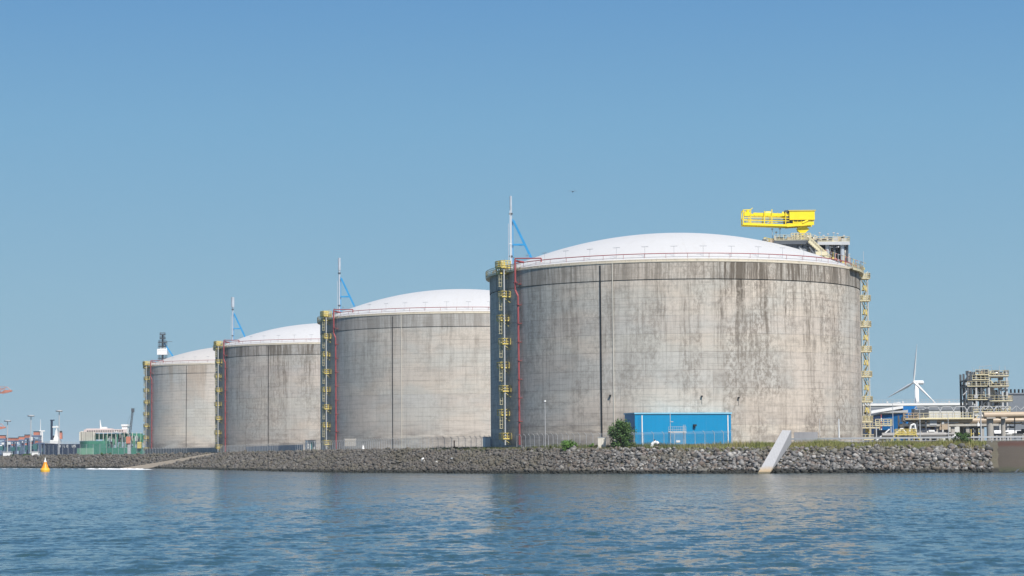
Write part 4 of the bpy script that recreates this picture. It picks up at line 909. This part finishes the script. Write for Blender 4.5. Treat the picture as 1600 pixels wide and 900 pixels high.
# dense manifold at the left end of the rack
mb = MB()
for px in (1411, 1421, 1432, 1446): mb.beam((X(px), -1, 0), (X(px), -1, Zt(648)), .3, .3); mb.beam((X(px), 5, 0), (X(px), 5, Zt(648)), .3, .3)
for py in (655, 664, 673): mb.beam((X(1411), -1, Zt(py)), (X(1446), -1, Zt(py)), .2, .35)
mb.box((X(1440), 1, Zt(645)), (3.2, 3, 1.8)).box((X(1426), 3, Zt(670)), (3.8, 3, 2.4)); mb.build('manifold_frame', M['steel'], t)
mb = MB(); mb.rail([(X(1411), -1.3, Zt(657)), (X(1434), -1.3, Zt(657))], 1.6, .09, 1, 3); mb.build('railing', M['tanpipe'], t)
# big grey ground pipe and yellow crossing
Zp = 440.0; p0, p1 = P(1378, 680, Zp), P(1478, 680, Zp)
t = thing('ground_pipeline', 'thick silver pipeline lying low in front of the pipe rack', 'pipe', (p0.x, Zp, GZ)); zc = p0.z - GZ; lx = p1.x - p0.x
MB().bar((0, 0, zc), (lx, 0, zc), .5, 14).build('pipe', M['dullpipe'], t); MB().bar((lx * .35, 1.6, zc + .1), (lx + 2, 1.6, zc + .1), .3, 12).build('pipe', M['dullpipe'], t)
for i in range(6): MB().box((lx * (i + .5) / 6, 0, zc / 2 - .4), (.4, 1.0, zc)).build('support', M['conc'], t)
mb = MB(); mb.path([(lx * .42, -1, zc + .6), (lx * .44, -1, zc + 1.9), (lx * .5, -1, zc + 2.2), (lx * .52, -1, zc + .6)], .2, 9).path([(lx * .12 + 1, -1, zc + .2), (lx * .3, -1, zc + 1.3), (lx * .36, -1, zc + .4)], .22, 9); mb.build('bend', M['white'], t)
q0 = P(1415, 688, 432); t = thing('pipe_crossing', 'small yellow railed step-over crossing the silver pipeline', 'stile', (q0.x, 432, 5.6)); w_ = 2.0
mb = MB(); mb.box((0, 0, 1.5), (2 * w_ * .9, 1.2, .14)); mb.rail([(-w_, -.6, 1.5), (w_, -.6, 1.5)], 1.1, .08, .8, 3).rail([(-w_, .6, 1.5), (w_, .6, 1.5)], 1.1, .06, .8); mb.build('platform', M['yellow'], t)
for s_ in (-1, 1): MB().beam((s_ * w_, 0, 1.5), (s_ * (w_ + 1.1), 0, 0), 1.0, .16).build('step', M['yellow'], t)
for s_ in (-1, 1): MB().box((s_ * w_ * .8, -.5, .75), (.12, .12, 1.5)).build('leg', M['yellow'], t)
q0 = P(1380, 688, 445); t = thing('pipe_stage', 'yellow railed stage with a sloping brace beside the stair tower foot', 'platform', (q0.x, 445, 5.8))
mb = MB(); mb.box((0, 0, 3.3), (3.4, 2, .16)); mb.rail([(-1.7, -1, 3.3), (1.7, -1, 3.3), (1.7, 1, 3.3)], 1.3, .09, .8, 3); mb.build('deck', M['pale_yellow'], t)
for x in (-1.5, 1.5): MB().box((x, -.8, 1.6), (.2, .2, 3.3)).build('leg', M['galv'], t)
MB().beam((-1.4, -.8, .4), (1.2, -.8, 2.6), .15, .25).build('brace', M['white'], t); MB().box((0, 1.0, 1.3), (3.2, 1.2, 2.3)).build('skid', M['steel'], t)
# warning mast, red and white
t = thing('warning_mast', 'short red and white banded mast beside the yellow stage', 'mast', P(1377, 662, 447)); MB().bar((0, 0, -1), (0, 0, .6), .14, 6).bar((0, 0, 1.2), (0, 0, 1.9), .12, 6).build('red_band', M['red'], t); MB().bar((0, 0, .6), (0, 0, 1.2), .12, 6).bar((0, 0, -2), (0, 0, -1), .14, 6).build('white_band', M['white'], t)

# big brown overhead pipe on concrete pillars at the right
Zo = 440.0; p0, p1 = P(1537, 649, Zo), P(1660, 647, Zo)
t = thing('overhead_pipe', 'thick brown overhead pipe on round concrete pillars at the right edge', 'pipe', (p0.x, Zo, GZ)); zc = p0.z - GZ; lx = p1.x - p0.x
MB().bar((0, 0, zc), (lx, 0, zc + .1), .62, 16).build('pipe', M['tanpipe'], t); MB().bar((0, 2.2, zc - .2), (lx, 2.2, zc - .1), .4, 12).build('pipe', M['pipe'], t)
for px, r_ in ((1548, .68), (1568.5, .45)): x = P(px, 690, Zo).x - p0.x; MB().bar((x, .3, -.3), (x, .3, zc - .5), r_, 14).box((x, .3, zc - .55), (r_ * 2.6, 2.6, .3)).build('pillar', M['conc'], t)
mb = MB()
for px in (1588, 1604): x = P(px, 690, Zo).x - p0.x; mb.bar((x, 1, 0), (x, 1, zc), .12, 6)
mb.box((lx * .7, 3, zc - 1.4), (lx * .6, 2, .3)); mb.build('strut', M['steel'], t)
mb = MB()
for i in range(14):
    x = rs.uniform(3, lx); z0 = rs.uniform(.3, zc - 1.5); mb.bar((x, 3 + rs.random() * 3, z0), (x + rs.uniform(1, 4), 3.5, z0), rs.choice((.12, .2, .3)), 6)
mb.build('under_pipes', M['steel'], t)
# zigzag thin bird wire crest above the pipe
mb = MB(); zz = P(1580, 636, Zo).z; pts = []
for i in range(14): q_ = P(1532 + i * 7, 640.5 if i % 2 else 634.5, Zo + 2); pts.append(q_)
mb.path(pts, .09, 4)
for i in (0, 4, 8, 12): mb.bar(pts[i], V(pts[i].x, pts[i].y, P(1580, 650, Zo).z), .05, 4)
tag(mb.build('cable_truss', M['galv']), 'thin pale zigzag truss just above the thick brown overhead pipe', 'truss')

# process tower
Zt_ = 505.0; a = P(1508, 690, Zt_); st_ = Zt_ / FPX
t = thing('process_tower', 'tall open steel process tower full of pipes with yellow railed platforms at the right', 'process tower', (a.x, Zt_, GZ))
def TX(px): return P(px, 640, Zt_).x - a.x
def TZ(py): return P(1540, py, Zt_).z - GZ
for px, top, m_ in ((1513, 583, 'steel'), (1518, 582, 'steel'), (1526, 582, 'galv'), (1534, 584, 'steel'), (1543, 578, 'steel'), (1546, 580, 'galv'), (1574, 580, 'galv'), (1567, 612, 'galv')):
    for y in (0, 8): MB().beam((TX(px), y, -.3), (TX(px), y, TZ(top)), .42, .42).build('column', M[m_], t)
mb = MB(); mb.beam((TX(1509), 0, 0), (TX(1509), 0, TZ(608)), .25, .25).beam((TX(1509), 0, TZ(608)), (TX(1518), 0, TZ(608)), .2, .2).path([(TX(1513), 0, TZ(583)), (TX(1514.5), 0, TZ(580)), (TX(1518), 0, TZ(580.5)), (TX(1519.5), 0, TZ(584))], .22, 6).build('duct', M['steel'], t)
for x0, x1, py, m_ in ((1525, 1546, 586, 'pale_yellow'), (1545, 1577, 588, 'cream'), (1543, 1577, 604, 'cream'), (1512, 1546, 604, 'steel'), (1512, 1546, 625, 'steel'), (1546, 1582, 627, 'cream'), (1520, 1578, 644, 'cream'), (1512, 1546, 594, 'steel')):
    MB().box(((TX(x0) + TX(x1)) / 2, 4, TZ(py)), (TX(x1) - TX(x0), 8.6, .32)).build('deck', M[m_], t)
    if m_ != 'steel': MB().rail([(TX(x0), -.4, TZ(py)), (TX(x1), -.4, TZ(py)), (TX(x1), 8.4, TZ(py))], 1.25, .05, 1.1, 2).build('railing', M['pale_yellow'], t)
for s_ in ((1518, 604, 1543, 625), (1543, 604, 1518, 625), (1518, 582, 1543, 603), (1567, 606, 1548, 626), (1551, 606, 1567, 626), (1526, 644, 1543, 625)):
    MB().beam((TX(s_[0]), 0, TZ(s_[1])), (TX(s_[2]), 0, TZ(s_[3])), .16, .22).build('brace', M['steel'], t)
for i in range(44):
    px = rs.uniform(1514, 1545); pv = rs.uniform(586, 640); mb = MB(); y0 = rs.uniform(.5, 7.5); l_ = rs.uniform(1.5, 5)
    if rs.random() < .62: mb.bar((TX(px), y0, TZ(pv)), (TX(px), y0, TZ(pv) - l_), rs.choice((.12, .2, .3)), 7)
    else: mb.bar((TX(px), y0, TZ(pv)), (TX(px) + rs.uniform(-2, 2), y0, TZ(pv) + rs.uniform(-1, 1)), rs.choice((.12, .2, .28)), 7)
    mb.box((TX(px), y0, TZ(pv)), (.6, .6, .5)); mb.build('pipe', M[rs.choice(('steel', 'galv', 'steel', 'pipe', 'galv'))], t)
for i in range(26):
    px = rs.uniform(1546, 1576); pv = rs.choice((586, 601, 602, 586, 625, 642)) - rs.uniform(0, 4); mb = MB(); y0 = rs.uniform(1, 7)
    mb.box((TX(px), y0, TZ(pv)), (rs.uniform(.4, 1.2), .8, rs.uniform(.4, 1.1))).bar((TX(px) - 1, y0, TZ(pv)), (TX(px) + 1, y0, TZ(pv)), .16, 6); mb.build('valve', M[rs.choice(('steel', 'galv', 'tanpipe', 'pipe', 'black'))], t)
mb = MB(); mb.bar((TX(1553), 3, TZ(622)), (TX(1553), 3, TZ(606)), .9, 12).bar((TX(1549), 4, TZ(644)), (TX(1549), 4, TZ(628)), 1.0, 12); mb.build('vessel', M['pipe'], t)
mb = MB(); mb.path([(TX(1536), 2, TZ(586)), (TX(1538), 2, TZ(580)), (TX(1542), 2, TZ(578)), (TX(1546), 2, TZ(584))], .3, 8).path([(TX(1528), 2, TZ(586)), (TX(1530), 2, TZ(579)), (TX(1535), 2, TZ(580))], .25, 8).box((TX(1561), 3, TZ(583)), (1.4, 2, 1.5)).box((TX(1567), 3, TZ(584)), (1.0, 2, 1.0)); mb.build('top_pipework', M['steel'], t)
mb = MB()
for px in (1522, 1532, 1537, 1551, 1563, 1572): mb.bar((TX(px), 0, TZ(586)), (TX(px), 0, TZ(572) + rs.uniform(-.6, .6)), .05, 4)
mb.bar((TX(1532), 0, TZ(573)), (TX(1551), 0, TZ(571)), .05, 4); mb.build('lightning_wire', M['galv'], t)
for i in range(60):
    px = rs.uniform(1512, 1578); pv = rs.choice((585, 586, 593, 603, 603, 624, 626, 643, 612, 635)) - rs.uniform(0, 5); mb = MB(); y0 = rs.uniform(-.3, 3)
    mb.box((TX(px), y0, TZ(pv)), (rs.uniform(.3, 1.1), .5, rs.uniform(.3, 1.0)))
    if i % 2: mb.path([(TX(px), y0, TZ(pv)), (TX(px), y0, TZ(pv) - rs.uniform(1, 2.6)), (TX(px) + rs.uniform(-1.5, 1.5), y0, TZ(pv) - 2.6)], rs.choice((.09, .14, .2)), 6)
    mb.build('fitting', M[rs.choice(('pale_yellow', 'galv', 'steel', 'steel', 'steel', 'tanpipe', 'black'))], t)
MB().rail([(TX(1512), -.4, TZ(625)), (TX(1546), -.4, TZ(625))], 1.2, .05, 1.1, 2).rail([(TX(1512), -.4, TZ(604)), (TX(1546), -.4, TZ(604))], 1.2, .05, 1.1, 2).rail([(TX(1520), -.4, TZ(594)), (TX(1546), -.4, TZ(594))], 1.2, .05, 1.1, 2).build('railing', M['pale_yellow'], t)
# yellow stair below the tower
mb = MB(); zz0 = [0, 1.9, 3.8, 5.4]
for i in range(3): s_ = 1 if i % 2 else -1; mb.beam((TX(1521) + s_ * .8, -2, zz0[i]), (TX(1521) - s_ * .8, -2, zz0[i + 1]), .7, .2).beam((TX(1521) + s_ * .8, -2.3, zz0[i] + 1), (TX(1521) - s_ * .8, -2.3, zz0[i + 1] + 1), .08, .1); mb.box((TX(1521), -2, zz0[i + 1]), (2.6, 1.1, .14))
for x in (-1.2, 1.2): mb.box((TX(1521) + x, -2.5, 3.1), (.16, .16, 6.4))
mb.build('access_stair', M['yellow'], t)

# wind turbine
Zu = 3000.0; hub = P(1432, 597.5, Zu); t = thing('wind_turbine', 'white three-bladed wind turbine far behind the warehouses', 'wind turbine', (hub.x, hub.y, GZ)); hh = hub.z - GZ
MB().bar((0, 0, 0), (0, 0, hh - 1.5), 4.4, 20, 2.6).build('tower', M['white'], t, True)
yaw = R(52); ax = V(-math.sin(yaw), -math.cos(yaw), 0); side = V(math.cos(yaw), -math.sin(yaw), 0); n0 = V(0, 0, hh)
mb = MB(); mb.bar(n0 - ax * 12, n0 + ax * 3.5, 3.0, 10, 2.6); mb.build('nacelle', M['white'], t)
hp = n0 + ax * 5.5; hbm = MB().bar(hp - ax * 2, hp + ax * 1.6, 2.5, 12, 1.7).build('hub', M['white'], t)
for k_ in range(3):
    al = R(8 + 120 * k_); dr = side * math.sin(al) + V(0, 0, math.cos(al)); tn = ax.cross(dr); mb = MB(); rows = [(1, 1.6, 1.3), (6, 2.0, 1.2), (11, 3.1, .8), (25, 2.3, .5), (40, 1.4, .3), (53, .35, .12)]
    for (rr, ch, th) in rows:
        c_ = hp + dr * rr
        for s_, q_ in ((-.4, 0), (0, 1), (.6, 0), (0, -1)): mb.v.append(tuple(c_ + tn * ch * s_ * 1.3 + ax * th * q_))
    for i in range(5):
        for j in range(4): mb.f.append((i * 4 + j, i * 4 + (j + 1) % 4, i * 4 + 4 + (j + 1) % 4, i * 4 + 4 + j))
    mb.build('blade', M['white'], t, True)

# ================================================================ LEFT: BUOY, SHIPS, QUAY MACHINES
Zy = 650.0; q0 = P(70.5, 736, Zy); t = thing('buoy', 'yellow conical buoy with a white tip floating off the left end of the bank', 'buoy', (q0.x, q0.y, 0)); s_ = Zy / FPX
MB().lathe([(.1, -.5), (7.2 * s_, -.5), (7.4 * s_, .5), (6.6 * s_, .95), (5.2 * s_, 1.1)], 24).build('float', paint('buoy_yellow', (.80, .44, .03), .5), t)
MB().lathe([(5.6 * s_, 1.05), (4.2 * s_, 1.7), (2.7 * s_, 12.6 * s_), (2.2 * s_, 15 * s_)], 24).build('cone', paint('buoy_orange', (.85, .30, .008), .45), t)
MB().lathe([(2.25 * s_, 15 * s_), (1.2 * s_, 18 * s_), (.5 * s_, 21.5 * s_), (.02, 22 * s_)], 16).build('topmark', M['white'], t)
# ferry of quay floodlight masts
for px, top, lab in ((92, 642.5, 'tallest floodlight mast rising behind the dark hulled ship'), (48, 650, 'floodlight mast among the straddle carriers'), (11.5, 658, 'leftmost floodlight mast at the edge of the photo')):
    pole(lab, px, 1180, top, 'ring', .28, 'galv', 'floodlight_mast', 'light mast', 'floodlight masts on the left quay')

def hull(mb, x0, x1, z1, w_, bow, sheer=0., rake=3., zb=-2.5):
    """hull from stern x0 to stem x1 (bow=+1 right, -1 left)"""
    st = 14; vs_ = []
    for i in range(st + 1):
        u = i / st; x = x0 + (x1 - x0) * u; f_ = u if bow > 0 else 1 - u; hw = w_ * (1 - max(0, (f_ - .62) / .38) ** 2.2) * (.86 + .14 * min(1, f_ * 6)); zt = z1 + sheer * max(0, (f_ - .5) * 2) ** 2
        ex = rake * max(0, (f_ - .75) / .25) * (1 if bow > 0 else -1)
        vs_ += [(x, -hw * .8, zb), (x + ex * .4, -hw, zt * .35), (x + ex, -hw * 1.0 - .02, zt), (x + ex, hw + .02, zt), (x + ex * .4, hw, zt * .35), (x, hw * .8, zb)]
    fs = [(i * 6 + j, i * 6 + (j + 1) % 6, i * 6 + 6 + (j + 1) % 6, i * 6 + 6 + j) for i in range(st) for j in range(6)] + [(0, 1, 2, 3, 4, 5), tuple(st * 6 + j for j in (5, 4, 3, 2, 1, 0))]
    return mb.add(vs_, fs)
# dark hulled ship
Zs = 1500.0; ss = Zs / FPX; q0 = P(95, 700, Zs); t = thing('dark_ship', 'dark navy hulled ship with white upperworks, white name letters and a tall black funnel', 'ship', (q0.x, Zs, 0))
def SX(px): return P(px, 700, Zs).x - q0.x
def SZ(py): return P(95, py, Zs).z
hull(MB(), SX(66), SX(136), SZ(694), 6, -1, 1.6, 3).build('hull', M['navy'], t)
MB().box((SX(87), 0, SZ(690.5)), (14 * ss, 8, 2.6)).box((SX(89), 0, SZ(687)), (8 * ss, 6, 2.4)).prism([(SX(85), -2, SZ(686)), (SX(91.5), -2, SZ(686)), (SX(89.5), -2, SZ(672)), (SX(87.5), -2, SZ(672))], (0, 4, 0)).build('wheelhouse', M['white'], t)
MB().box((SX(87), 0, SZ(667)), (10 * ss, 1.2, 1.0)).bar((SX(88), 0, SZ(673)), (SX(88), 0, SZ(665)), .4, 6).build('radar_mast', M['white'], t)
MB().bar((SX(80.5), 0, SZ(692)), (SX(80.5), 0, SZ(657)), .8, 8).box((SX(81.5), 0, SZ(656.5)), (6.5 * ss, 1.2, .7)).build('funnel', M['navy'], t)
MB().bar((SX(61.5), 3, SZ(696)), (SX(61.5), 3, SZ(655)), .35, 6, .15).bar((SX(64), 3, SZ(694)), (SX(64), 3, SZ(674)), .7, 6).box((SX(64), 3, SZ(673)), (9 * ss, 1, .8)).build('foremast', M['white'], t)
MB().box((SX(94), 2, SZ(681)), (4 * ss, 3, 4.4)).build('deck_house', M['orange'], t); MB().box((SX(94), 2, SZ(675)), (3 * ss, 2, 1.6)).box((SX(84), 1, SZ(684)), (3 * ss, 2, 3)).build('winch', M['black'], t)
MB().rail([(SX(66), -5, SZ(693)), (SX(128), -5, SZ(695))], 1.6, .1, 3, 2).build('railing', M['galv'], t)
STROKES = {'K': [((0, 0), (0, 1)), ((0, .45), (.6, 1)), ((.15, .55), (.62, 0))], 'L': [((0, 0), (0, 1)), ((0, .07), (.55, .07))], 'O': [((0, .08), (0, .92)), ((.6, .08), (.6, .92)), ((0, .07), (.6, .07)), ((0, .93), (.6, .93))],
           'U': [((0, .08), (0, 1)), ((.6, .08), (.6, 1)), ((0, .07), (.6, .07))], 'S': [((0, .07), (.6, .07)), ((.6, .07), (.6, .5)), ((0, .5), (.6, .5)), ((0, .5), (0, .93)), ((0, .93), (.6, .93))]}
mb = MB()
for ch, px in (('K', 96), ('L', 103), ('O', 107.2), ('U', 115.5), ('S', 119)):
    for (a_, b_) in STROKES[ch]:
        s0 = 1.15; z0 = SZ(699); mb.beam((SX(px) + a_[0] * s0 * 1.2, -6.25, z0 + a_[1] * s0 * 1.35), (SX(px) + b_[0] * s0 * 1.2, -6.25, z0 + b_[1] * s0 * 1.35), .2, .34)
mb.build('name_letters', M['white'], t)
# green ship with white deck houses
Zs = 1380.0; ss = Zs / FPX; q0 = P(170, 700, Zs); t = thing('green_ship', 'long green hulled ship with a pink-white deckhouse, lying behind the farthest tank', 'ship', (q0.x, Zs, 0))
def SX(px): return P(px, 700, Zs).x - q0.x
def SZ(py): return P(170, py, Zs).z
hull(hull(MB(), SX(127), SX(170), SZ(689), 8, -1, 0, 1), SX(160), SX(262), SZ(700), 8, 1, 1.5, 4).build('hull', M['green'], t)
rs = random.Random(8)
for i in range(30):
    x = SX(165 + i * 2.1); mb = MB().bar((x, -7, SZ(705)), (x + rs.uniform(-1, 1), -7, SZ(rs.uniform(678, 688))), rs.choice((.15, .25, .4)), 5); mb.box((x, -5, SZ(rs.uniform(684, 702))), (rs.uniform(1, 3), 2, rs.uniform(.8, 2.6))); mb.build('deck_frame', M[('green', 'steel', 'palegreen', 'green', 'galv')[i % 5]], t)
hull(MB(), SX(124), SX(160), SZ(700), 8.6, 1, .2, 1).build('lower_hull', M['palegreen'], t)
MB().box((SX(166), 0, SZ(673.5)), (66 * ss, 9, 2.1)).box((SX(156), 0, SZ(671)), (40 * ss, 7, 1.2)).build('bridge_deck', paint('pinkish_white_paint', (.62, .52, .50), .5), t)
mb = MB()
for i in range(12): mb.box((SX(127 + i * 1.9), -4.4, SZ(681.5)), (.8 * (1 + (i % 3) * .3), .8, 5.6))
for i in range(12): mb.bar((SX(151 + i * 6.5), -6, SZ(689)), (SX(151 + i * 6.5), -6, SZ(676)), .2, 5)
mb.build('stanchion', M['cream'], t)
MB().box((SX(138), 0, SZ(681)), (20 * ss, 8, 6)).build('deckhouse', M['cream'], t)
for i in range(9): MB().box((SX(130 + i * 2.2), -4.05, SZ(680 + (i % 2) * 4)), (.55, .1, 1.5)).build('window', M['navy'], t)
for i in range(16): MB().box((SX(139 + i * 3.6), -4.6, SZ(673.4)), (.8, .1, .7)).build('window', M['black'], t)
MB().box((SX(185), 2, SZ(682)), (72 * ss, 6, 3.6)).box((SX(215), 1, SZ(681)), (26 * ss, 8, .9)).build('green_deck', M['green'], t)
MB().box((SX(196), 0, SZ(671)), (9 * ss, 5, 5.4)).box((SX(196), 0, SZ(664.8)), (11 * ss, 6, 1.2)).build('funnel', M['white'], t)
MB().bar((SX(157.5), 0, SZ(672)), (SX(156), 0, SZ(656)), .7, 6, .2).box((SX(163), 0, SZ(669)), (8 * ss, 3, 1.6)).build('mast', M['white'], t)
MB().lathe([(1.0, 0), (1.6, .0), (1.6, .5), (1.0, .5)], 14).build('lifebuoy', M['white'], t).location = (SX(183), -5.5, SZ(676))
rs = random.Random(3)
for i in range(14): MB().box((SX(rs.uniform(172, 222)), -6 + rs.random() * 3, SZ(rs.uniform(684, 697))), (rs.uniform(1, 3.2), 2, rs.uniform(1, 3))).build('deck_gear', M[rs.choice(('black', 'steel', 'palegreen', 'galv', 'green'))], t)
MB().box((SX(221.5), -8.5, SZ(696)), (6 * ss, 2, 4)).build('yellow_locker', M['yellow'], t)
# lattice boom crane at the ship
Zk = 1150.0; b0 = P(202, 700, Zk); sk = Zk / FPX; t = thing('crawler_crane', 'dark lattice boom crane leaning right beside the farthest tank', 'crane', (b0.x, Zk, GZ)); ft, tip = V(0, 0, P(202, 684, Zk).z - GZ), V(5.2 * sk, 0, P(208, 641, Zk).z - GZ)
mb = MB()
for ox in (-.5, .5):
    for oy in (-.5, .5): mb.bar(ft + V(ox, oy, 0), tip + V(ox * .6, oy * .6, 0), .14, 4)
for i in range(16):
    q_, r_ = ft.lerp(tip, i / 16), ft.lerp(tip, (i + 1) / 16); k_ = .5 if i % 2 else -.5
    for y in (-.5, .5): mb.bar(q_ + V(k_, y, 0), r_ + V(-k_, y, 0), .1, 4)
mb.box(tuple(tip), (1.5, 1.4, 2)); mb.build('boom', M['steel'], t)
MB().box((-.4, 0, ft.z - 1.2), (2.2, 2.6, 3.6)).build('cab', M['orange'], t); MB().box((0, 0, ft.z / 2 - 1), (1.6, 1.6, ft.z - 1)).build('column', M['galv'], t)
MB().bar((-1.2, 0, ft.z), (-4.5 * sk * .5, 0, ft.z + 9), .07, 4).bar((-4.5 * sk * .5, 0, ft.z + 9), tip, .06, 4).build('pendant_rope', M['steel'], t)
# straddle carriers
rs = random.Random(9); spots = [(3, 680, 1180), (13, 684, 1200), (23.5, 684, 1170), (31, 682, 1185), (44, 679, 1210), (56, 674, 1195), (37, 692, 1230), (50, 690, 1240), (8, 690, 1260), (18, 693, 1270), (60, 688, 1250)]
def carrier(label):
    t = thing('straddle_carrier', label, 'straddle carrier', (0, 0, 0), 0, 'straddle carriers on the left quay')
    for x in (-2.4, 2.4):
        for y in (-2.6, 2.6): MB().box((x, y, 5), (.6, .6, 9.4)).build('leg', M['steelb'], t)
        MB().box((x, 0, .7), (.9, 7, 1.0)).build('wheel_beam', M['navy'], t)
    MB().box((0, 0, 9.9), (5.6, 6, .9)).box((0, -2.5, 8.2), (5, .4, .5)).build('top_frame', M['steelb'], t)
    MB().box((.8, -1.5, 11.2), (3.4, 2.4, 1.5)).build('engine_house', M['orange'], t); MB().box((.8, -1.5, 12.2), (3.6, 2.6, .4)).build('engine_roof', M['black'], t)
    MB().box((-2.0, -3.3, 8.6), (1.6, 1.4, 1.8)).build('cab', M['white'], t)
    MB().box((0, 0, 4.6), (2.4, 6, 2.6)).build('container', M['teal'], t); return t
M['teal'] = paint('teal_container', (.05, .15, .16), .6)
M['steelb'] = paint('blue_grey_steel', (.11, .15, .24), .5)
labs = ['leftmost straddle carrier, cut by the photo edge', 'second straddle carrier from the left edge', 'straddle carrier just left of the pair with stacked orange tops', 'straddle carrier with a high orange top, left of the gap', 'straddle carrier beside the second floodlight mast', 'tallest straddle carrier, nearest to the dark hulled ship', 'low straddle carrier set back in the gap right of the high orange top', 'low straddle carrier set back behind the second floodlight mast', 'low straddle carrier set back beside the leftmost floodlight mast', 'lowest straddle carrier, set back between the second and third from the left edge', 'low straddle carrier set back behind the tallest one']
c0_ = carrier(labs[0]); cs = [c0_] + [copy_tree(c0_) for _ in spots[1:]]
for t, l, (px, py, Z) in zip(cs, labs, spots):
    b = P(px, 700, Z); h_ = P(px, py, Z).z - GZ; t.location = (b.x, Z, GZ); t['label'] = l; t.scale = (.92, .92, h_ / 12.4); t.rotation_euler = (0, 0, rs.uniform(-.4, .4))
# container crane booms reaching in from the left
for lab, px, py, Z, s_ in (('upper orange container crane boom reaching in from the left edge', 20, 611, 1500, 1.0), ('lower orange container crane boom end at the left edge', 10, 668, 1700, .85)):
    tip = P(px, py, Z); t = thing('quay_crane', lab, 'container crane', (tip.x - 45, Z, 5.5)); hz_ = tip.z - 5.5
    mb = MB(); mb.prism([(-12, -2, hz_ - 1.8), (36, -2, hz_ - 1.8), (36, -2, hz_ + .6), (-12, -2, hz_ + .6)], (0, 4, 0)).prism([(36, -1, hz_ - 1.2), (40, -1, hz_ + .8), (44.5, -1, hz_ + .6), (44.5, -1, hz_ - .4), (38, -1, hz_ - 1.8)], (0, 2, 0)); mb.build('boom', M['orange'], t)
    mb = MB().rail([(20, -2.2, hz_ + .6), (40, -2.2, hz_ + .6)], 2.4, .14, 3, 2).bar((36, 0, hz_ + .5), (41, 0, hz_ + 3), .22, 5).bar((41, 0, hz_ + 3), (44, 0, hz_), .2, 5); mb.build('railing', M['orange'], t)
    MB().box((31, 0, hz_ - 3), (3.5, 3, 2.2)).build('trolley', M['steelb'], t)
    for x in (-30, -10):
        for y in (-7, 7): MB().box((x, y, hz_ / 2), (1.6, 1.6, hz_)).build('leg', M['orange'], t)
    MB().box((-20, 0, hz_), (30, 16, 2.5)).build('portal', M['orange'], t)
# white boats / sheds low on the left crest
for lab, px, wd, Z in (('low white shed at the foot of the leftmost light mast', 12, 12, 1110), ('low white shed left of the buoy', 56, 10, 1100)):
    b = P(px, 712, Z); tt = thing('shed', lab, 'shed', (b.x, Z, GZ - .2)); MB().box((0, 0, .9), (wd * Z / FPX, 4, 1.8)).build('wall', M['white'], tt); MB().box((0, 0, 1.95), (wd * Z / FPX + .4, 4.4, .3)).build('roof', M['galv'], tt)
# boat wake along the left shore
mb = MB(); rs = random.Random(2)
for i in range(170):
    px = rs.triangular(135, 235, 195) if i < 80 else rs.uniform(-20, 230); Z = 730 + (230 - px) * .75 + rs.uniform(-14, 14); q_ = P(px, 700, Z); r_ = rs.uniform(.8, 2.6) * (1 if i < 80 else .5); hgt = rs.uniform(.1, .45) if i < 80 else .05
    n_ = 7; ring = [(q_.x + math.cos(k_ * 6.283 / n_) * r_ * rs.uniform(.6, 1.2), q_.y + math.sin(k_ * 6.283 / n_) * r_ * rs.uniform(.6, 1.2), .02) for k_ in range(n_)]
    mb.add(ring + [(q_.x, q_.y, hgt)], [(k_, (k_ + 1) % n_, n_) for k_ in range(n_)])
tag(mb.build('wake_foam', M['foam'], None, True), 'white foam of a boat wake breaking along the left shore', 'foam', kind='stuff')
# gull
g0 = P(895, 299.5, 330); t = thing('gull', 'distant gull gliding in the sky left of the yellow crane', 'bird', g0)
body = MB().lathe([(.01, -.32), (.07, -.2), (.10, 0), (.07, .2), (.03, .3), (.01, .42)], 10).build('body', M['grey'], t, True); body.rotation_euler = (R(90), 0, R(15))
for s_ in (-1, 1):
    MB().add([(0, -.12, .02), (0, .12, .02), (s_ * .42, .08, .14), (s_ * .42, -.12, .14), (s_ * .82, .12, -.02), (s_ * .78, .02, -.02), (0, 0, .06), (s_ * .42, -.02, .18)], [(0, 3, 2, 1), (3, 5, 4, 2), (0, 6, 7, 3), (6, 1, 2, 7), (3, 7, 5), (7, 2, 4)]).build('wing', M['grey'], t)
# dark sloping beam at the lower right corner
tag(MB().beam(P(1587, 740, 383), P(1606, 718, 390), .35, .5).beam(P(1594, 739, 383), P(1612, 727, 388), .3, .4).build('mooring_beam', M['steel']), 'dark sloping beams leaving the water at the lower right corner of the bank', 'beam')

# ================================================================ AIR
if HAZE:
    mb = MB().box((-1500, 5400, 48), (9000, 13200, 130)); hz_ = mb.build('haze', bpy.data.materials.new('haze_air'))
    hm = hz_.data.materials[0]; hm.use_nodes = True; hm.node_tree.nodes.clear(); ho = hm.node_tree.nodes.new('ShaderNodeOutputMaterial'); pv = hm.node_tree.nodes.new('ShaderNodeVolumePrincipled')
    pv.inputs['Color'].default_value = (.80, .90, 1, 1); pv.inputs['Density'].default_value = HAZE; pv.inputs['Anisotropy'].default_value = 0.0
    hm.node_tree.links.new(pv.outputs[0], ho.inputs['Volume']); tag(hz_, 'thin pale sea air over the harbour', 'haze', kind='stuff')
